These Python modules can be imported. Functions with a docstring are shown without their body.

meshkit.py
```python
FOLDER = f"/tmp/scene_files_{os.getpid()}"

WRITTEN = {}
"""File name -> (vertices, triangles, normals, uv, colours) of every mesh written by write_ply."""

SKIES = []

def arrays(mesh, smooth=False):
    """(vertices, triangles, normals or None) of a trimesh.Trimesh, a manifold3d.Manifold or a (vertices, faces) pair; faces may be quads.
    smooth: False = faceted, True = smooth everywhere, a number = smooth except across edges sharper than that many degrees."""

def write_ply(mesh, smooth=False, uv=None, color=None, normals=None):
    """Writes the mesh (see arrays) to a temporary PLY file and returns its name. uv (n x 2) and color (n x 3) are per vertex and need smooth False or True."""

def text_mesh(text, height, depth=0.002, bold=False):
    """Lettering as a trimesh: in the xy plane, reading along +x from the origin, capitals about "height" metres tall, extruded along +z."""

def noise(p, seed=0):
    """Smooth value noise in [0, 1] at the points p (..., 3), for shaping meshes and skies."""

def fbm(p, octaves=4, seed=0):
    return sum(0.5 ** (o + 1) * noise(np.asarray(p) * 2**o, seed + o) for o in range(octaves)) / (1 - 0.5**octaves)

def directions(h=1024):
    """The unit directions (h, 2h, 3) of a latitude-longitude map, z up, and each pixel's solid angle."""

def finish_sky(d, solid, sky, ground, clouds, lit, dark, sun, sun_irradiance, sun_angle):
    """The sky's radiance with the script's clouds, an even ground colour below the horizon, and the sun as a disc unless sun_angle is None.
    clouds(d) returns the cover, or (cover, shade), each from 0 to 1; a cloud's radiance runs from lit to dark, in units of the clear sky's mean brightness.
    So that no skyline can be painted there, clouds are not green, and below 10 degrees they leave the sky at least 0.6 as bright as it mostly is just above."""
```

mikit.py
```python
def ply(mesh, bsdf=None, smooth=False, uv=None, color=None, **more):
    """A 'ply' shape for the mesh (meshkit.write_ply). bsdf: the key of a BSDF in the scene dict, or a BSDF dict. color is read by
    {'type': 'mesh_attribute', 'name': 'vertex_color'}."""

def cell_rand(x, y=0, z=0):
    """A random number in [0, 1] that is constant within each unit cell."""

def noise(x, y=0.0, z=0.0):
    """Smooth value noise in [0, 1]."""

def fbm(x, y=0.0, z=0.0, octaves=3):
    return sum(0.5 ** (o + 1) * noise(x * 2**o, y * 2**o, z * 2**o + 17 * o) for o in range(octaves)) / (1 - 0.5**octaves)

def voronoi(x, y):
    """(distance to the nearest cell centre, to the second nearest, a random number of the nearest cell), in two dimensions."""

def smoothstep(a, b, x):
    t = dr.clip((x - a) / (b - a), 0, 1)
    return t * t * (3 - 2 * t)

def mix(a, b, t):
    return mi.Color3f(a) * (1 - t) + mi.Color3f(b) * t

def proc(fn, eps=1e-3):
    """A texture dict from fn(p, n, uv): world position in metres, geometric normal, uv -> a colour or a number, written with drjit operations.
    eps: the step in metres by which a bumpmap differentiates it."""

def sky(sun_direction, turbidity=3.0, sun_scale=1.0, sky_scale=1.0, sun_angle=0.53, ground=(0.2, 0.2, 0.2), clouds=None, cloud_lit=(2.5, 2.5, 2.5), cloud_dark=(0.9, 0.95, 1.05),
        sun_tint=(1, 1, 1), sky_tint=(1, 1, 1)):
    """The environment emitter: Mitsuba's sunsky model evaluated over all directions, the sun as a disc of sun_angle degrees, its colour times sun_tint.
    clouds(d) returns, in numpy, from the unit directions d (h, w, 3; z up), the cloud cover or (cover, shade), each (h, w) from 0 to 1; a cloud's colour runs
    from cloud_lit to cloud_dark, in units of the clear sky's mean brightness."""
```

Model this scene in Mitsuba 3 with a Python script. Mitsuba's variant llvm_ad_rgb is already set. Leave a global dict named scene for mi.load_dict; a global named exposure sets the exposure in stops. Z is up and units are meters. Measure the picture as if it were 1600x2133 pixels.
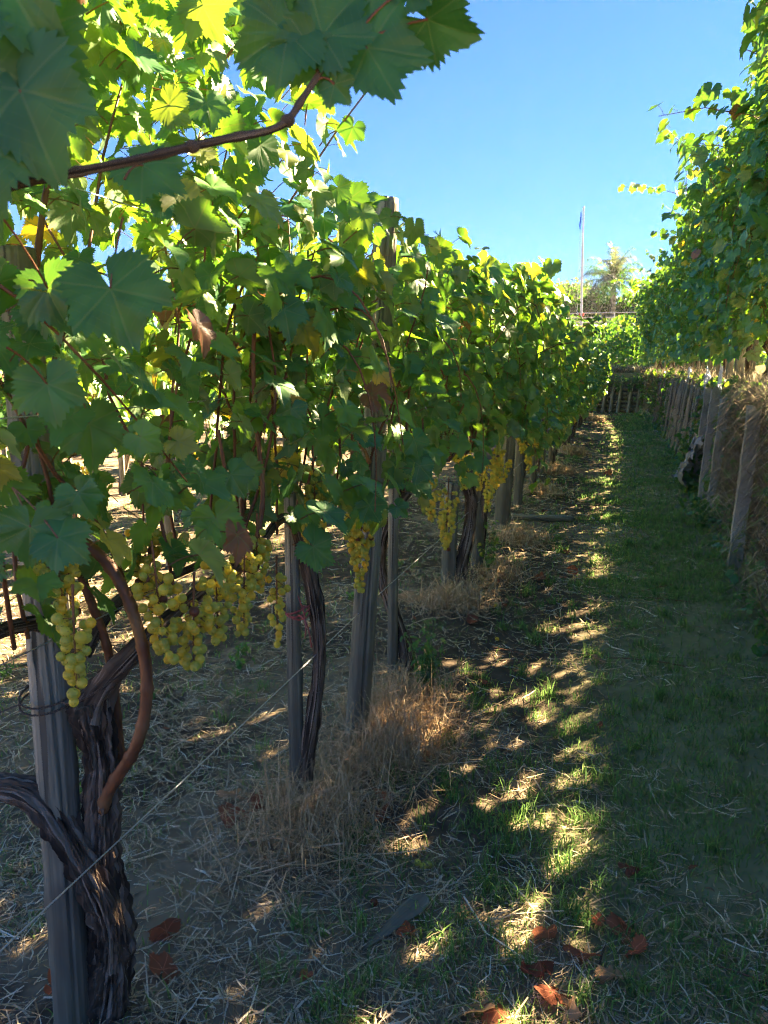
import math, random
import numpy as np, trimesh
import drjit as dr, mitsuba as mi
import mikit, meshkit
from mikit import proc, noise, fbm, smoothstep, mix

T4 = mi.ScalarTransform4f
PI = math.pi
scene, labels = {}, {}

# ------------------------------------------------------------------ camera, sky, exposure
EYE = np.array([0.0, 0.0, 1.5])
YAW, PITCH = math.radians(17.3), math.radians(11.0)
FWD = np.array([-math.sin(YAW) * math.cos(PITCH), math.cos(YAW) * math.cos(PITCH), -math.sin(PITCH)])
scene['camera'] = dict(type='thinlens', fov=53.1, fov_axis='x', near_clip=0.05, far_clip=3000.0,
                       aperture_radius=0.0015, focus_distance=2.6,
                       to_world=T4().look_at(origin=EYE.tolist(), target=(EYE + FWD).tolist(), up=[0, 0, 1]))
SUN_AZ, SUN_EL = math.radians(33.0), math.radians(32.0)          # azimuth measured from the row direction (+y) towards +x
SUN = [math.sin(SUN_AZ) * math.cos(SUN_EL), math.cos(SUN_AZ) * math.cos(SUN_EL), math.sin(SUN_EL)]
scene['sky'] = mikit.sky(SUN, turbidity=1.7, sky_scale=0.45, sky_tint=(0.120, 0.208, 0.37), sun_tint=(1.0, 0.96, 0.88), ground=(0.12, 0.12, 0.07))
exposure = 5.82

# thin haze: one closed box of air round the vineyard
scene['haze_air'] = {'type': 'homogeneous', 'albedo': 0.95, 'sigma_t': 0.0004}
scene['haze'] = {'type': 'cube', 'to_world': T4().translate([0, 540, 4.6]).scale([440, 980, 5.6]), 'bsdf': {'type': 'null'}, 'interior': {'type': 'ref', 'id': 'haze_air'}}
labels['haze'] = {'kind': 'stuff', 'label': 'thin pale haze in the air over the vineyard', 'category': 'haze'}
scene['camera']['medium'] = {'type': 'ref', 'id': 'haze_air'}

# ------------------------------------------------------------------ helpers
def R(seed):
    return np.random.default_rng(seed)

_count = {}
def numbered(name):
    n = _count.get(name, 0)
    _count[name] = n + 1
    return name if n == 0 else f'{name}_{n:03d}'

def thing(name, label, cat, group=None):
    key = numbered(name)
    labels[key] = {'label': label, 'category': cat}
    if group: labels[key]['group'] = group
    return key

def put(key, shape):
    scene[key] = shape
    return key

def part(parent, name, shape, label=None, kind=None):
    key = numbered(f'{parent}__{name}')
    scene[key] = shape
    if label or kind:
        labels[key] = {}
        if label: labels[key]['label'] = label
        if kind: labels[key]['kind'] = kind
    return key

def ply(mesh, bsdf, smooth=False, uv=None):
    return mikit.ply(mesh, bsdf, smooth=smooth, uv=uv)

def at_matrix(shape, m):
    return {**shape, 'to_world': T4(np.asarray(m, float).tolist())}

class Acc:
    """Collects vertices, faces and uv of many small pieces that make ONE mesh."""
    def __init__(s): s.v, s.f, s.uv, s.n = [], [], [], 0
    def add(s, v, f, uv=None):
        v = np.asarray(v, float)
        s.v.append(v); s.f.append(np.asarray(f) + s.n); s.n += len(v)
        s.uv.append(np.zeros((len(v), 2)) if uv is None else uv)
        return s
    def mesh(s): return np.vstack(s.v), np.vstack(s.f)
    def ply(s, bsdf, smooth=False): return mikit.ply(s.mesh(), bsdf, smooth=smooth, uv=np.vstack(s.uv) if smooth in (True, False) else None)

def unit(a):
    a = np.asarray(a, float)
    return a / (np.linalg.norm(a, axis=-1, keepdims=True) + 1e-12)

def spline(pts, n):
    pts = np.asarray(pts, float)
    if len(pts) < 3:
        t = np.linspace(0, 1, n)[:, None]
        return pts[0] * (1 - t) + pts[-1] * t
    from scipy.interpolate import CubicSpline
    d = np.r_[0, np.cumsum(np.linalg.norm(np.diff(pts, axis=0), axis=1) ** 0.5)]
    return CubicSpline(d, pts)(np.linspace(0, d[-1], n))

def tube(path, radii, sides=6, cap=True, rough=None, seed=0, uvoff=0.0):
    """A tube along a polyline; rough(ang, s, radius) scales the radius so bark and cracks are real relief. Returns v, f, uv."""
    p = np.asarray(path, float); n = len(p)
    r = np.interp(np.linspace(0, 1, n), np.linspace(0, 1, len(np.atleast_1d(radii))), np.atleast_1d(radii))
    t = unit(np.gradient(p, axis=0))
    a = np.zeros_like(p)
    a0 = np.cross(t[0], [0, 0, 1.0] if abs(t[0][2]) < 0.9 else [0, 1.0, 0]); a[0] = unit(a0)
    for i in range(1, n):
        a[i] = unit(a[i - 1] - t[i] * (a[i - 1] @ t[i]))
    b = np.cross(t, a)
    ang = np.arange(sides) * 2 * PI / sides
    s = np.r_[0, np.cumsum(np.linalg.norm(np.diff(p, axis=0), axis=1))]
    rr = np.repeat(r[:, None], sides, 1)
    if rough is not None:
        rr = rr * rough(np.repeat(ang[None], n, 0), np.repeat(s[:, None], sides, 1), seed)
    v = p[:, None] + rr[..., None] * (np.cos(ang)[None, :, None] * a[:, None] + np.sin(ang)[None, :, None] * b[:, None])
    uv = np.stack([np.repeat(ang[None] / (2 * PI), n, 0) + uvoff, np.repeat(s[:, None], sides, 1)], -1).reshape(-1, 2)
    i, j = np.meshgrid(np.arange(n - 1), np.arange(sides), indexing='ij')
    q = np.stack([i * sides + j, i * sides + (j + 1) % sides, (i + 1) * sides + (j + 1) % sides, (i + 1) * sides + j], -1).reshape(-1, 4)
    f = np.vstack([q[:, [0, 1, 2]], q[:, [0, 2, 3]]])
    v = v.reshape(-1, 3)
    if cap:
        nv = len(v)
        v = np.vstack([v, p[:1], p[-1:]])
        uv = np.vstack([uv, [[uvoff, 0]], [[uvoff, s[-1]]]])
        j = np.arange(sides)
        f = np.vstack([f, np.stack([np.full(sides, nv), (j + 1) % sides, j], 1),
                       np.stack([np.full(sides, nv + 1), (n - 1) * sides + j, (n - 1) * sides + (j + 1) % sides], 1)])
    return v, f, uv

def nodes(ang, s, seed):
    d = (s + .013 * seed) % .085 - .042
    return 1 + .24 * np.exp(-(d / .006) ** 2) + .07 * (meshkit.noise(np.stack([np.cos(ang) * 2, np.sin(ang) * 2, s * 40], -1), 3) - .5)

def bark(ang, s, seed):
    c, d = np.cos(ang + s * .5), np.sin(ang + s * .5)
    a = meshkit.noise(np.stack([c * 3.6 + 7, d * 3.6, s * 5.0], -1), seed)
    b = meshkit.noise(np.stack([c * 8.0, d * 8.0 + 5, s * 22.0], -1), seed + 3)
    k = meshkit.noise(np.stack([c * 0.9, d * 0.9, s * 14.0], -1), seed + 9)
    e = meshkit.noise(np.stack([c * 15.0, d * 15.0 + 5, s * 30.0], -1), seed + 5)
    return 0.62 + 0.30 * np.abs(2 * e - 1) + 0.38 * np.abs(2 * a - 1) ** 0.7 + 0.22 * np.abs(2 * b - 1) + 0.28 * (k - 0.4)

def weathered(ang, s, seed):
    c, d = np.cos(ang), np.sin(ang)
    a = meshkit.noise(np.stack([c * 1.2 + 3, d * 1.2, s * 1.2], -1), seed)
    b = meshkit.noise(np.stack([c * 7, d * 7 + 5, s * 1.0], -1), seed + 3)
    w = meshkit.noise(np.stack([s * 1.5, s * 0 + seed, s * 0], -1), 5)
    crack = np.exp(-(((ang - 2.2 - 0.35 * (w - .5) - seed % 5) % (2 * PI) - PI) / 0.07) ** 2) + .7 * np.exp(-(((ang - 4.4 + 0.5 * (w - .5) - seed % 7) % (2 * PI) - PI) / 0.06) ** 2)
    f_ = meshkit.noise(np.stack([c * 22, d * 22 + 5, s * 2.5], -1), seed + 6)
    kn = meshkit.noise(np.stack([c * 2.5, d * 2.5 + 5, s * 7], -1), seed + 8)
    return 0.90 + 0.18 * a + 0.02 * (np.abs(2 * b - 1) - .4) + .05 * (f_ - .5) + .16 * sstep(.74, .95, kn) - 0.26 * crack

# ------------------------------------------------------------------ ground shape
def sstep(a, b, x):
    t = np.clip((np.asarray(x, float) - a) / (b - a), 0, 1)
    return t * t * (3 - 2 * t)

def bank_line(y):
    return 0.91 - 0.5 * sstep(17, 25, y)

def ground_h(x, y, rough=True):
    x, y = np.asarray(x, float), np.asarray(y, float)
    d = np.maximum(x - bank_line(y), (y - 24.75))
    wob = 0.10 * (meshkit.noise(np.stack([x * 1.3, y * 1.1, x * 0], -1), 4) - 0.5)
    z = 1.21 * sstep(-0.05, 0.16, d + wob * .6)
    z = z + 0.16 * np.clip(x - 1.6, 0, 6) * (1 - sstep(20, 26, y))
    z = z + 1.0 * sstep(27.2, 28.2, y) + 0.9 * sstep(33, 36, y)
    z = z + 0.05 * np.exp(-((x + 0.97) / 0.35) ** 2) * (1 - sstep(23, 25, y))
    if rough:
        fade = np.exp(-np.maximum(np.hypot(x, y) - 12, 0) / 10)
        z = z + fade * (0.05 * (meshkit.fbm(np.stack([x * 1.6, y * 1.6, x * 0], -1), 3, 11) - 0.5) + 0.02 * (meshkit.noise(np.stack([x * 11, y * 11, x * 0], -1), 5) - 0.5))
    return z

def gz(x, y): return float(ground_h(np.array([x]), np.array([y]))[0])

# ------------------------------------------------------------------ materials
def rgb(*c): return {'type': 'rgb', 'value': [float(x) for x in c]}

def palette(cols, i):
    out = mi.Color3f(*cols[-1])
    for k in range(len(cols) - 1):
        out = dr.select(i < k + 0.5, mi.Color3f(*cols[k]), out)
        if k == 0: base = out
    # select from the top down so that the lowest matching entry wins
    out = mi.Color3f(*cols[-1])
    for k in range(len(cols) - 2, -1, -1):
        out = dr.select(i < k + 0.5, mi.Color3f(*cols[k]), out)
    return out

# leaf tints: 0 deep, 1 mid, 2 fresh, 3 olive, 4 yellowing, 5 yellow, 6 brown/dry, 7 far hedge grey green
TOP = [(.074, .232, .068), (.094, .275, .072), (.128, .325, .066), (.150, .270, .076), (.30, .36, .07), (.55, .45, .07), (.28, .14, .08), (.150, .185, .125)]
UND = [(.185, .305, .165), (.210, .330, .170), (.240, .365, .150), (.245, .320, .165), (.36, .40, .14), (.55, .45, .12), (.30, .17, .10), (.20, .24, .16)]
TRA = [(.075, .185, .008), (.110, .235, .009), (.170, .310, .010), (.190, .265, .012), (.36, .37, .014), (.58, .44, .02), (.22, .09, .02), (.075, .095, .035)]

def leaf_tex(cols, vein, vein_amt):
    def fn(p, n, uv):
        i = dr.floor(uv.x * 0.25)
        x, y = uv.x - 4 * i - 2, dr.abs(uv.y - 2)
        d = dr.select(x > 0, y, 9.0)
        for a in (0.98, 1.92):
            c, s = math.cos(a), math.sin(a)
            d = dr.minimum(d, dr.select(x * c + y * s > 0, dr.abs(y * c - x * s), 9.0))
        sec = dr.abs(dr.sin((x * 1.0 + y * 0.75) * 21.0))
        v = 1 - smoothstep(0.005, 0.026, d) + 0.45 * (1 - smoothstep(0.0, 0.25, sec)) * smoothstep(0.03, 0.1, d)
        col = palette(cols, i)
        m = 0.78 + 0.44 * noise(p.x * 38, p.y * 38, p.z * 38)
        patch = smoothstep(0.55, 0.8, noise(p.x * 7 + 3, p.y * 7, p.z * 7))
        col = col * m
        col = mix(col, col * mi.Color3f(1.3, 1.12, 0.9), patch)
        rim = smoothstep(0.62, 1.0, dr.sqrt(x * x + y * y)) * smoothstep(0.45, .7, noise(p.x * 13, p.y * 13 + 9, p.z * 13))
        col = mix(col, col * mi.Color3f(1.55, 1.15, 0.75), 0.7 * rim)
        col = mix(col, mi.Color3f(*vein), dr.clip(v, 0, 1) * vein_amt)
        pet = uv.y > 3.9
        return dr.select(pet, mi.Color3f(.22, .13, .05), col)
    return proc(fn)

def leaf_bsdf(rough=0.45, spec=0.7):
    top = {'type': 'principled', 'base_color': leaf_tex(TOP, (.22, .36, .12), 0.38), 'roughness': rough, 'specular': spec}
    und = {'type': 'principled', 'base_color': leaf_tex(UND, (.36, .42, .22), 0.6), 'roughness': 0.7, 'specular': 0.3}
    tra = {'type': 'principledthin', 'base_color': leaf_tex(TRA, (.16, .20, .02), 0.55), 'diff_trans': 2.0, 'spec_trans': 0.0, 'roughness': 0.7, 'eta': 1.1}
    return {'type': 'blendbsdf', 'weight': 0.5, 'reflective': {'type': 'twosided', 'front': top, 'back': und}, 'transmissive': tra}

scene['leaf_material'] = leaf_bsdf()

def strand_tex(cols):
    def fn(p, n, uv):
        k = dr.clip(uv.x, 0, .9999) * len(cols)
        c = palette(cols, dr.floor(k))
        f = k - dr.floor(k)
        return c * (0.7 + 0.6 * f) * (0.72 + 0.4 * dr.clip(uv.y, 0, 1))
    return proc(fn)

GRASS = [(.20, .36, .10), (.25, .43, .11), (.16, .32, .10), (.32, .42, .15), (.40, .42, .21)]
STRAW = [(.52, .42, .26), (.64, .54, .37), (.40, .31, .19), (.72, .65, .50), (.30, .23, .15), (.57, .46, .30)]
DRY = [(.56, .40, .22), (.66, .50, .30), (.48, .32, .18), (.72, .58, .38)]
BANK = [(.30, .24, .165), (.42, .35, .25), (.19, .15, .10), (.50, .44, .33), (.20, .24, .10), (.15, .12, .08)]

def strand_bsdf(cols, trans=0.8):
    return {'type': 'principledthin', 'base_color': strand_tex(cols), 'diff_trans': trans, 'spec_trans': 0.0, 'roughness': 0.6, 'eta': 1.3}

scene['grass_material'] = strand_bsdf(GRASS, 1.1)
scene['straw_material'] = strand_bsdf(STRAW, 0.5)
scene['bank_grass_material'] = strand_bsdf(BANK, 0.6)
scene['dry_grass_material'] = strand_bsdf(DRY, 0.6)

def soil_tex(p, n, uv):
    big = fbm(p.x * 1.3, p.y * 1.3, 0, 3)
    fine = fbm(p.x * 26, p.y * 26, p.z * 26, 3)
    soil = mix((.055, .045, .034), (.135, .108, .080), fine)
    litter = mix((.17, .135, .09), (.33, .265, .175), fine)
    c = mix(soil, litter, smoothstep(0.40, 0.66, big + 0.35 * (fine - .5)) * 0.8)
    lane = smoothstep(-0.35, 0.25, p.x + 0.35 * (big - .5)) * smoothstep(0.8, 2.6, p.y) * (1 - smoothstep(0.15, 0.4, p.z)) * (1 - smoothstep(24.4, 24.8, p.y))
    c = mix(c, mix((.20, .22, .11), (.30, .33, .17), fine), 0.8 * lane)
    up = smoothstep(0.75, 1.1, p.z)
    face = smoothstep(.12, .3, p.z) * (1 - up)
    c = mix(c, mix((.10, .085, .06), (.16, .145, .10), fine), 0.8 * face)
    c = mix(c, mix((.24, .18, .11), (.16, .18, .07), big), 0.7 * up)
    return c
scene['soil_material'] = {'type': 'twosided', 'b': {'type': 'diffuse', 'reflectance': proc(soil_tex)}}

def bark_tex(p, n, uv):
    g = fbm(uv.x * 16, uv.y * 9, 3, 3)
    fl = noise(uv.x * 46 + 2, uv.y * 9 + 2 * noise(uv.x * 6, uv.y * 6, 4), 1)
    c = mix((.035, .025, .018), (.15, .108, .076), smoothstep(.3, .72, g))
    return mix(c, (.30, .24, .185), 0.75 * smoothstep(.66, .86, fl))
scene['bark_material'] = {'type': 'twosided', 'b': {'type': 'bumpmap', 'nested': {'type': 'principled', 'base_color': proc(bark_tex), 'roughness': 0.85, 'specular': 0.25},
                          'arbitrary': proc(lambda p, n, uv: fbm(uv.x * 30, uv.y * 22, 0, 3)), 'scale': 0.006}}

def wood_tex(p, n, uv):
    tone = fbm(uv.x * 5 + 3, uv.y * 2.0, p.x * 2, 3)
    grain = noise(uv.x * 80, uv.y * 7 + 4 * noise(uv.x * 4, uv.y * 5, 1), 0)
    line = noise(uv.x * 30, uv.y * 1.4 + 3 * noise(uv.x * 5, uv.y * 3, 2), 5)
    st = fbm(uv.x * 3 + 5, uv.y * 5, 2, 3)
    c = mix((.145, .138, .098), (.33, .312, .235), smoothstep(.25, .75, tone)) * (.80 + .38 * grain)
    c = mix(c, (.06, .052, .042), 0.75 * smoothstep(.78, .88, line))
    return mix(c, (.12, .105, .078), 0.65 * smoothstep(.52, .72, st))
scene['weathered_wood_material'] = {'type': 'twosided', 'b': {'type': 'bumpmap', 'nested': {'type': 'principled', 'base_color': proc(wood_tex), 'roughness': 0.8, 'specular': 0.25},
                                    'arbitrary': proc(lambda p, n, uv: fbm(uv.x * 40, uv.y * 3.0, 0, 3)), 'scale': 0.004}}

def cane_tex(p, n, uv):
    g = noise(uv.x * 7, uv.y * 30, 0)
    c = mix((.115, .045, .022), (.24, .105, .05), g)
    return mix(c, (.34, .22, .10), 0.5 * smoothstep(.62, .9, noise(p.x * 9, p.y * 9, p.z * 9)))
scene['cane_material'] = {'type': 'twosided', 'b': {'type': 'principled', 'base_color': proc(cane_tex), 'roughness': 0.5, 'specular': 0.4}}

def grape_tex(k):
    def fn(p, n, uv):
        g = noise(p.x * 70, p.y * 70, p.z * 70)
        i = dr.floor(uv.x)
        c = palette([(.58, .57, .11), (.70, .63, .10), (.78, .60, .07), (.22, .08, .04)], i)
        sp = smoothstep(.80, .9, noise(p.x * 330, p.y * 330, p.z * 330))
        return mix(c * (.8 + .4 * g), (.20, .12, .04), .6 * sp) * k
    return proc(fn)
scene['grape_material'] = {'type': 'blendbsdf', 'weight': 0.5,
    'a': {'type': 'twosided', 'b': {'type': 'principled', 'base_color': grape_tex(1.0), 'roughness': 0.38, 'specular': 0.6}},
    'b': {'type': 'principledthin', 'base_color': grape_tex(1.2), 'diff_trans': 1.9, 'spec_trans': 0.0, 'roughness': 0.5, 'eta': 1.2}}
def drytex(p, n, uv):
    g = fbm(p.x * 22, p.y * 22, p.z * 22, 3)
    i = dr.floor(uv.x * 0.25)
    x, y = uv.x - 4 * i - 2, dr.abs(uv.y - 2)
    d = dr.select(x > 0, y, 9.0)
    for a in (0.98, 1.92):
        c, s = math.cos(a), math.sin(a)
        d = dr.minimum(d, dr.select(x * c + y * s > 0, dr.abs(y * c - x * s), 9.0))
    col = palette([(.34, .13, .07), (.26, .095, .055), (.48, .30, .17), (.44, .14, .07)], i) * (.65 + .7 * g)
    return mix(col, col * 1.7, 1 - smoothstep(.008, .03, d))
scene['dry_leaf_material'] = {'type': 'principledthin', 'base_color': proc(drytex), 'diff_trans': 0.7, 'spec_trans': 0.0, 'roughness': 0.6, 'eta': 1.3}
def conc_tex(p, n, uv):
    g = fbm(p.x * 9, p.y * 9, p.z * 9, 3)
    f = noise(p.x * 120, p.y * 120, p.z * 120)
    c = mix((.20, .19, .165), (.40, .385, .35), g) * (.8 + .4 * f)
    return mix(c, (.13, .13, .09), .6 * smoothstep(.55, .75, fbm(p.x * 5 + 4, p.y * 5, p.z * 3, 3)))
scene['concrete_material'] = {'type': 'twosided', 'b': {'type': 'principled', 'base_color': proc(conc_tex), 'roughness': 0.9, 'specular': 0.2}}
scene['wire_material'] = {'type': 'twosided', 'b': {'type': 'principled', 'base_color': rgb(.55, .56, .56), 'roughness': 0.35, 'metallic': 0.7, 'specular': .5}}
scene['plastic_sheet_material'] = {'type': 'principledthin', 'base_color': proc(lambda p, n, uv: mix((.62, .64, .64), (.82, .83, .82), noise(p.x * 20, p.y * 20, p.z * 20))), 'diff_trans': 1.0, 'spec_trans': 0.0, 'roughness': 0.35, 'eta': 1.4}
scene['grey_sheet_material'] = {'type': 'twosided', 'b': {'type': 'principled', 'base_color': proc(lambda p, n, uv: mix((.20, .20, .18), (.38, .38, .35), fbm(p.x * 14, p.y * 14, p.z * 14, 3))), 'roughness': 0.6, 'specular': .3}}
scene['white_paint_material'] = {'type': 'twosided', 'b': {'type': 'principled', 'base_color': proc(lambda p, n, uv: mix((.60, .62, .64), (.74, .75, .76), noise(p.x * 6, p.y * 6, p.z * 2))), 'roughness': 0.4, 'specular': .5}}
scene['mast_material'] = {'type': 'twosided', 'b': {'type': 'principled', 'base_color': rgb(.42, .44, .47), 'roughness': 0.4, 'specular': .5}}
scene['red_paint_material'] = {'type': 'twosided', 'b': {'type': 'principled', 'base_color': rgb(.38, .055, .03), 'roughness': 0.6}}
scene['blue_cloth_material'] = {'type': 'twosided', 'b': {'type': 'diffuse', 'reflectance': rgb(.02, .09, .42)}}
scene['red_plastic_material'] = {'type': 'twosided', 'b': {'type': 'principled', 'base_color': rgb(.42, .10, .09), 'roughness': 0.5}}
def ptrunk(p, n, uv):
    ring = smoothstep(.5, .9, dr.abs(dr.sin(p.z * 9)))
    return mix((.26, .23, .20), (.42, .38, .34), ring * (.5 + .5 * noise(p.x * 9, p.y * 9, p.z * 9)))
scene['palm_trunk_material'] = {'type': 'twosided', 'b': {'type': 'diffuse', 'reflectance': proc(ptrunk)}}

# ------------------------------------------------------------------ ground sheet
def axis(*segs):
    out = []
    for a, b, s in segs: out.extend(np.arange(a, b - 1e-6, s))
    return np.array(out)
gx = np.r_[-420, -200, -90, -45, axis((-26, -12, 1.0), (-12, -4, .3), (-4, -1.9, .07), (-1.9, .6, .028), (.6, 1.4, .028), (1.4, 4, .15), (4, 14, .6)), 14, 22, 45, 90, 200, 420]
gy = np.r_[-420, -200, -60, -20, -6, -2, axis((-.6, .6, .2), (.6, 4.5, .032), (4.5, 9, .07), (9, 24, .22), (24, 29, .08), (29, 37, .25), (37, 60, 1.5)), 62, 90, 200, 600, 1500]
GX, GY = np.meshgrid(gx, gy, indexing='ij')
GZ = ground_h(GX, GY)
nx, ny = GX.shape
i, j = np.meshgrid(np.arange(nx - 1), np.arange(ny - 1), indexing='ij')
q = np.stack([i * ny + j, (i + 1) * ny + j, (i + 1) * ny + j + 1, i * ny + j + 1], -1).reshape(-1, 4)
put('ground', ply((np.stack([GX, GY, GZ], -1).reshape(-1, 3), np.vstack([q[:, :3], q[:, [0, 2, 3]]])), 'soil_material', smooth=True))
labels['ground'] = {'kind': 'structure', 'label': 'dark soil of the grassy lane and the banked vineyard terraces', 'category': 'ground'}

# ------------------------------------------------------------------ leaf shapes
def leaf_mesh(seed, lod, tint, droop=None, petiole=True, curl=0.0):
    g = R(1000 + seed)
    base = g.uniform(.55, .68)
    teeth = {0: 34, 1: 17, 2: 8}[lod]
    nn = teeth * 2 + 1 if lod < 2 else 15
    th = np.linspace(-168, 168, nn)
    aA, aB, aC = g.uniform(.28, .40), g.uniform(.16, .28), g.uniform(.05, .12)
    skew = g.normal(0, 3)
    def rad(t):
        a = np.abs(t + skew * (np.abs(t) < 150))
        r = base + aA * np.exp(-(t / 21) ** 2) + aB * np.exp(-((a - 58) / 19) ** 2) + aC * np.exp(-((a - 112) / 20) ** 2)
        return r * (1 - .30 * np.clip((a - 128) / 40, 0, 1) ** 2)
    r = rad(th)
    if lod < 2:
        amp = (.085 if lod == 0 else .075) * g.uniform(.6, 1.3, nn)
        r = r * np.where(np.arange(nn) % 2 == 1, 1 + amp, 1 - amp * .7)
        th = th + np.where(np.arange(nn) % 2 == 1, 2.0, 0) * np.sign(-th)
    else:
        r = r * g.uniform(.93, 1.07, nn)
    t = np.radians(th)
    fr = {0: (.32, .68, 1.0), 1: (.55, 1.0), 2: (1.0,)}[lod]
    pts = [np.zeros((1, 2))]
    for k in fr:
        rk = r if k == 1.0 else k * rad(th)
        pts.append(np.stack([rk * np.cos(t), rk * np.sin(t)], 1))
    P = np.vstack(pts)
    f = [[0, 1 + a, 2 + a] for a in range(nn - 1)]
    for k in range(len(fr) - 1):
        o, o2 = 1 + k * nn, 1 + (k + 1) * nn
        for a in range(nn - 1):
            f += [[o + a, o2 + a, o2 + a + 1], [o + a, o2 + a + 1, o + a + 1]]
    x, y = P[:, 0], P[:, 1]
    rr, ang = np.hypot(x, y), np.abs(np.arctan2(y, x))
    fold, dr_, ed = g.uniform(-.10, .34), g.uniform(.05, .34) + curl, g.uniform(-.05, .22) + curl
    pl = np.abs(np.sin(ang / .98 * PI)) * np.clip(rr, 0, .8)
    z = fold * np.abs(y) + .055 * pl - dr_ * np.where(x > 0, x ** 2, .4 * x ** 2) - ed * np.abs(y) ** 2
    z = z + .22 * (meshkit.noise(np.stack([x * 1.7 + seed * 3.1, y * 1.7, x * 0], -1), seed) - .5) * np.clip(rr * 1.4, 0, 1)
    z = z + (.13 * (meshkit.noise(np.stack([x * 5 + seed, y * 5, x * 0], -1), seed + 2) - .5) * np.clip(rr * 1.3, 0, 1))
    if curl > .3:
        z = z + curl * .8 * (meshkit.noise(np.stack([x * 2.6 + seed, y * 2.6 + 4, x * 0], -1), seed + 5) - .5)
    be = math.radians(droop if droop is not None else g.uniform(30, 85))
    tw = g.normal(0, .25)
    m, n_ = np.array([math.cos(be), 0, -math.sin(be)]), np.array([math.sin(be), 0, math.cos(be)])
    tt = np.array([0, 1.0, 0])
    tt, n_ = tt * math.cos(tw) + n_ * math.sin(tw), n_ * math.cos(tw) - tt * math.sin(tw)
    P0 = np.array([.78, g.uniform(-.1, .1), g.uniform(.02, .25)]) if petiole else np.zeros(3)
    V = P0 + x[:, None] * m + y[:, None] * tt + z[:, None] * n_
    uv = np.stack([tint * 4 + 2 + np.clip(x, -1.6, 1.6), 2 + np.clip(y, -1.6, 1.6)], 1)
    f = np.array(f)
    if petiole and lod < 2:
        pv, pf, _ = tube(spline([[0, 0, 0], P0 * .55 + [0, 0, .07], P0], 4), [.024, .017, .02], 4, cap=False)
        f = np.vstack([f, pf + len(V)])
        V = np.vstack([V, pv])
        uv = np.vstack([uv, np.tile([[tint * 4 + 2, 4.2]], (len(pv), 1))])
    return V, f, uv

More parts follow.
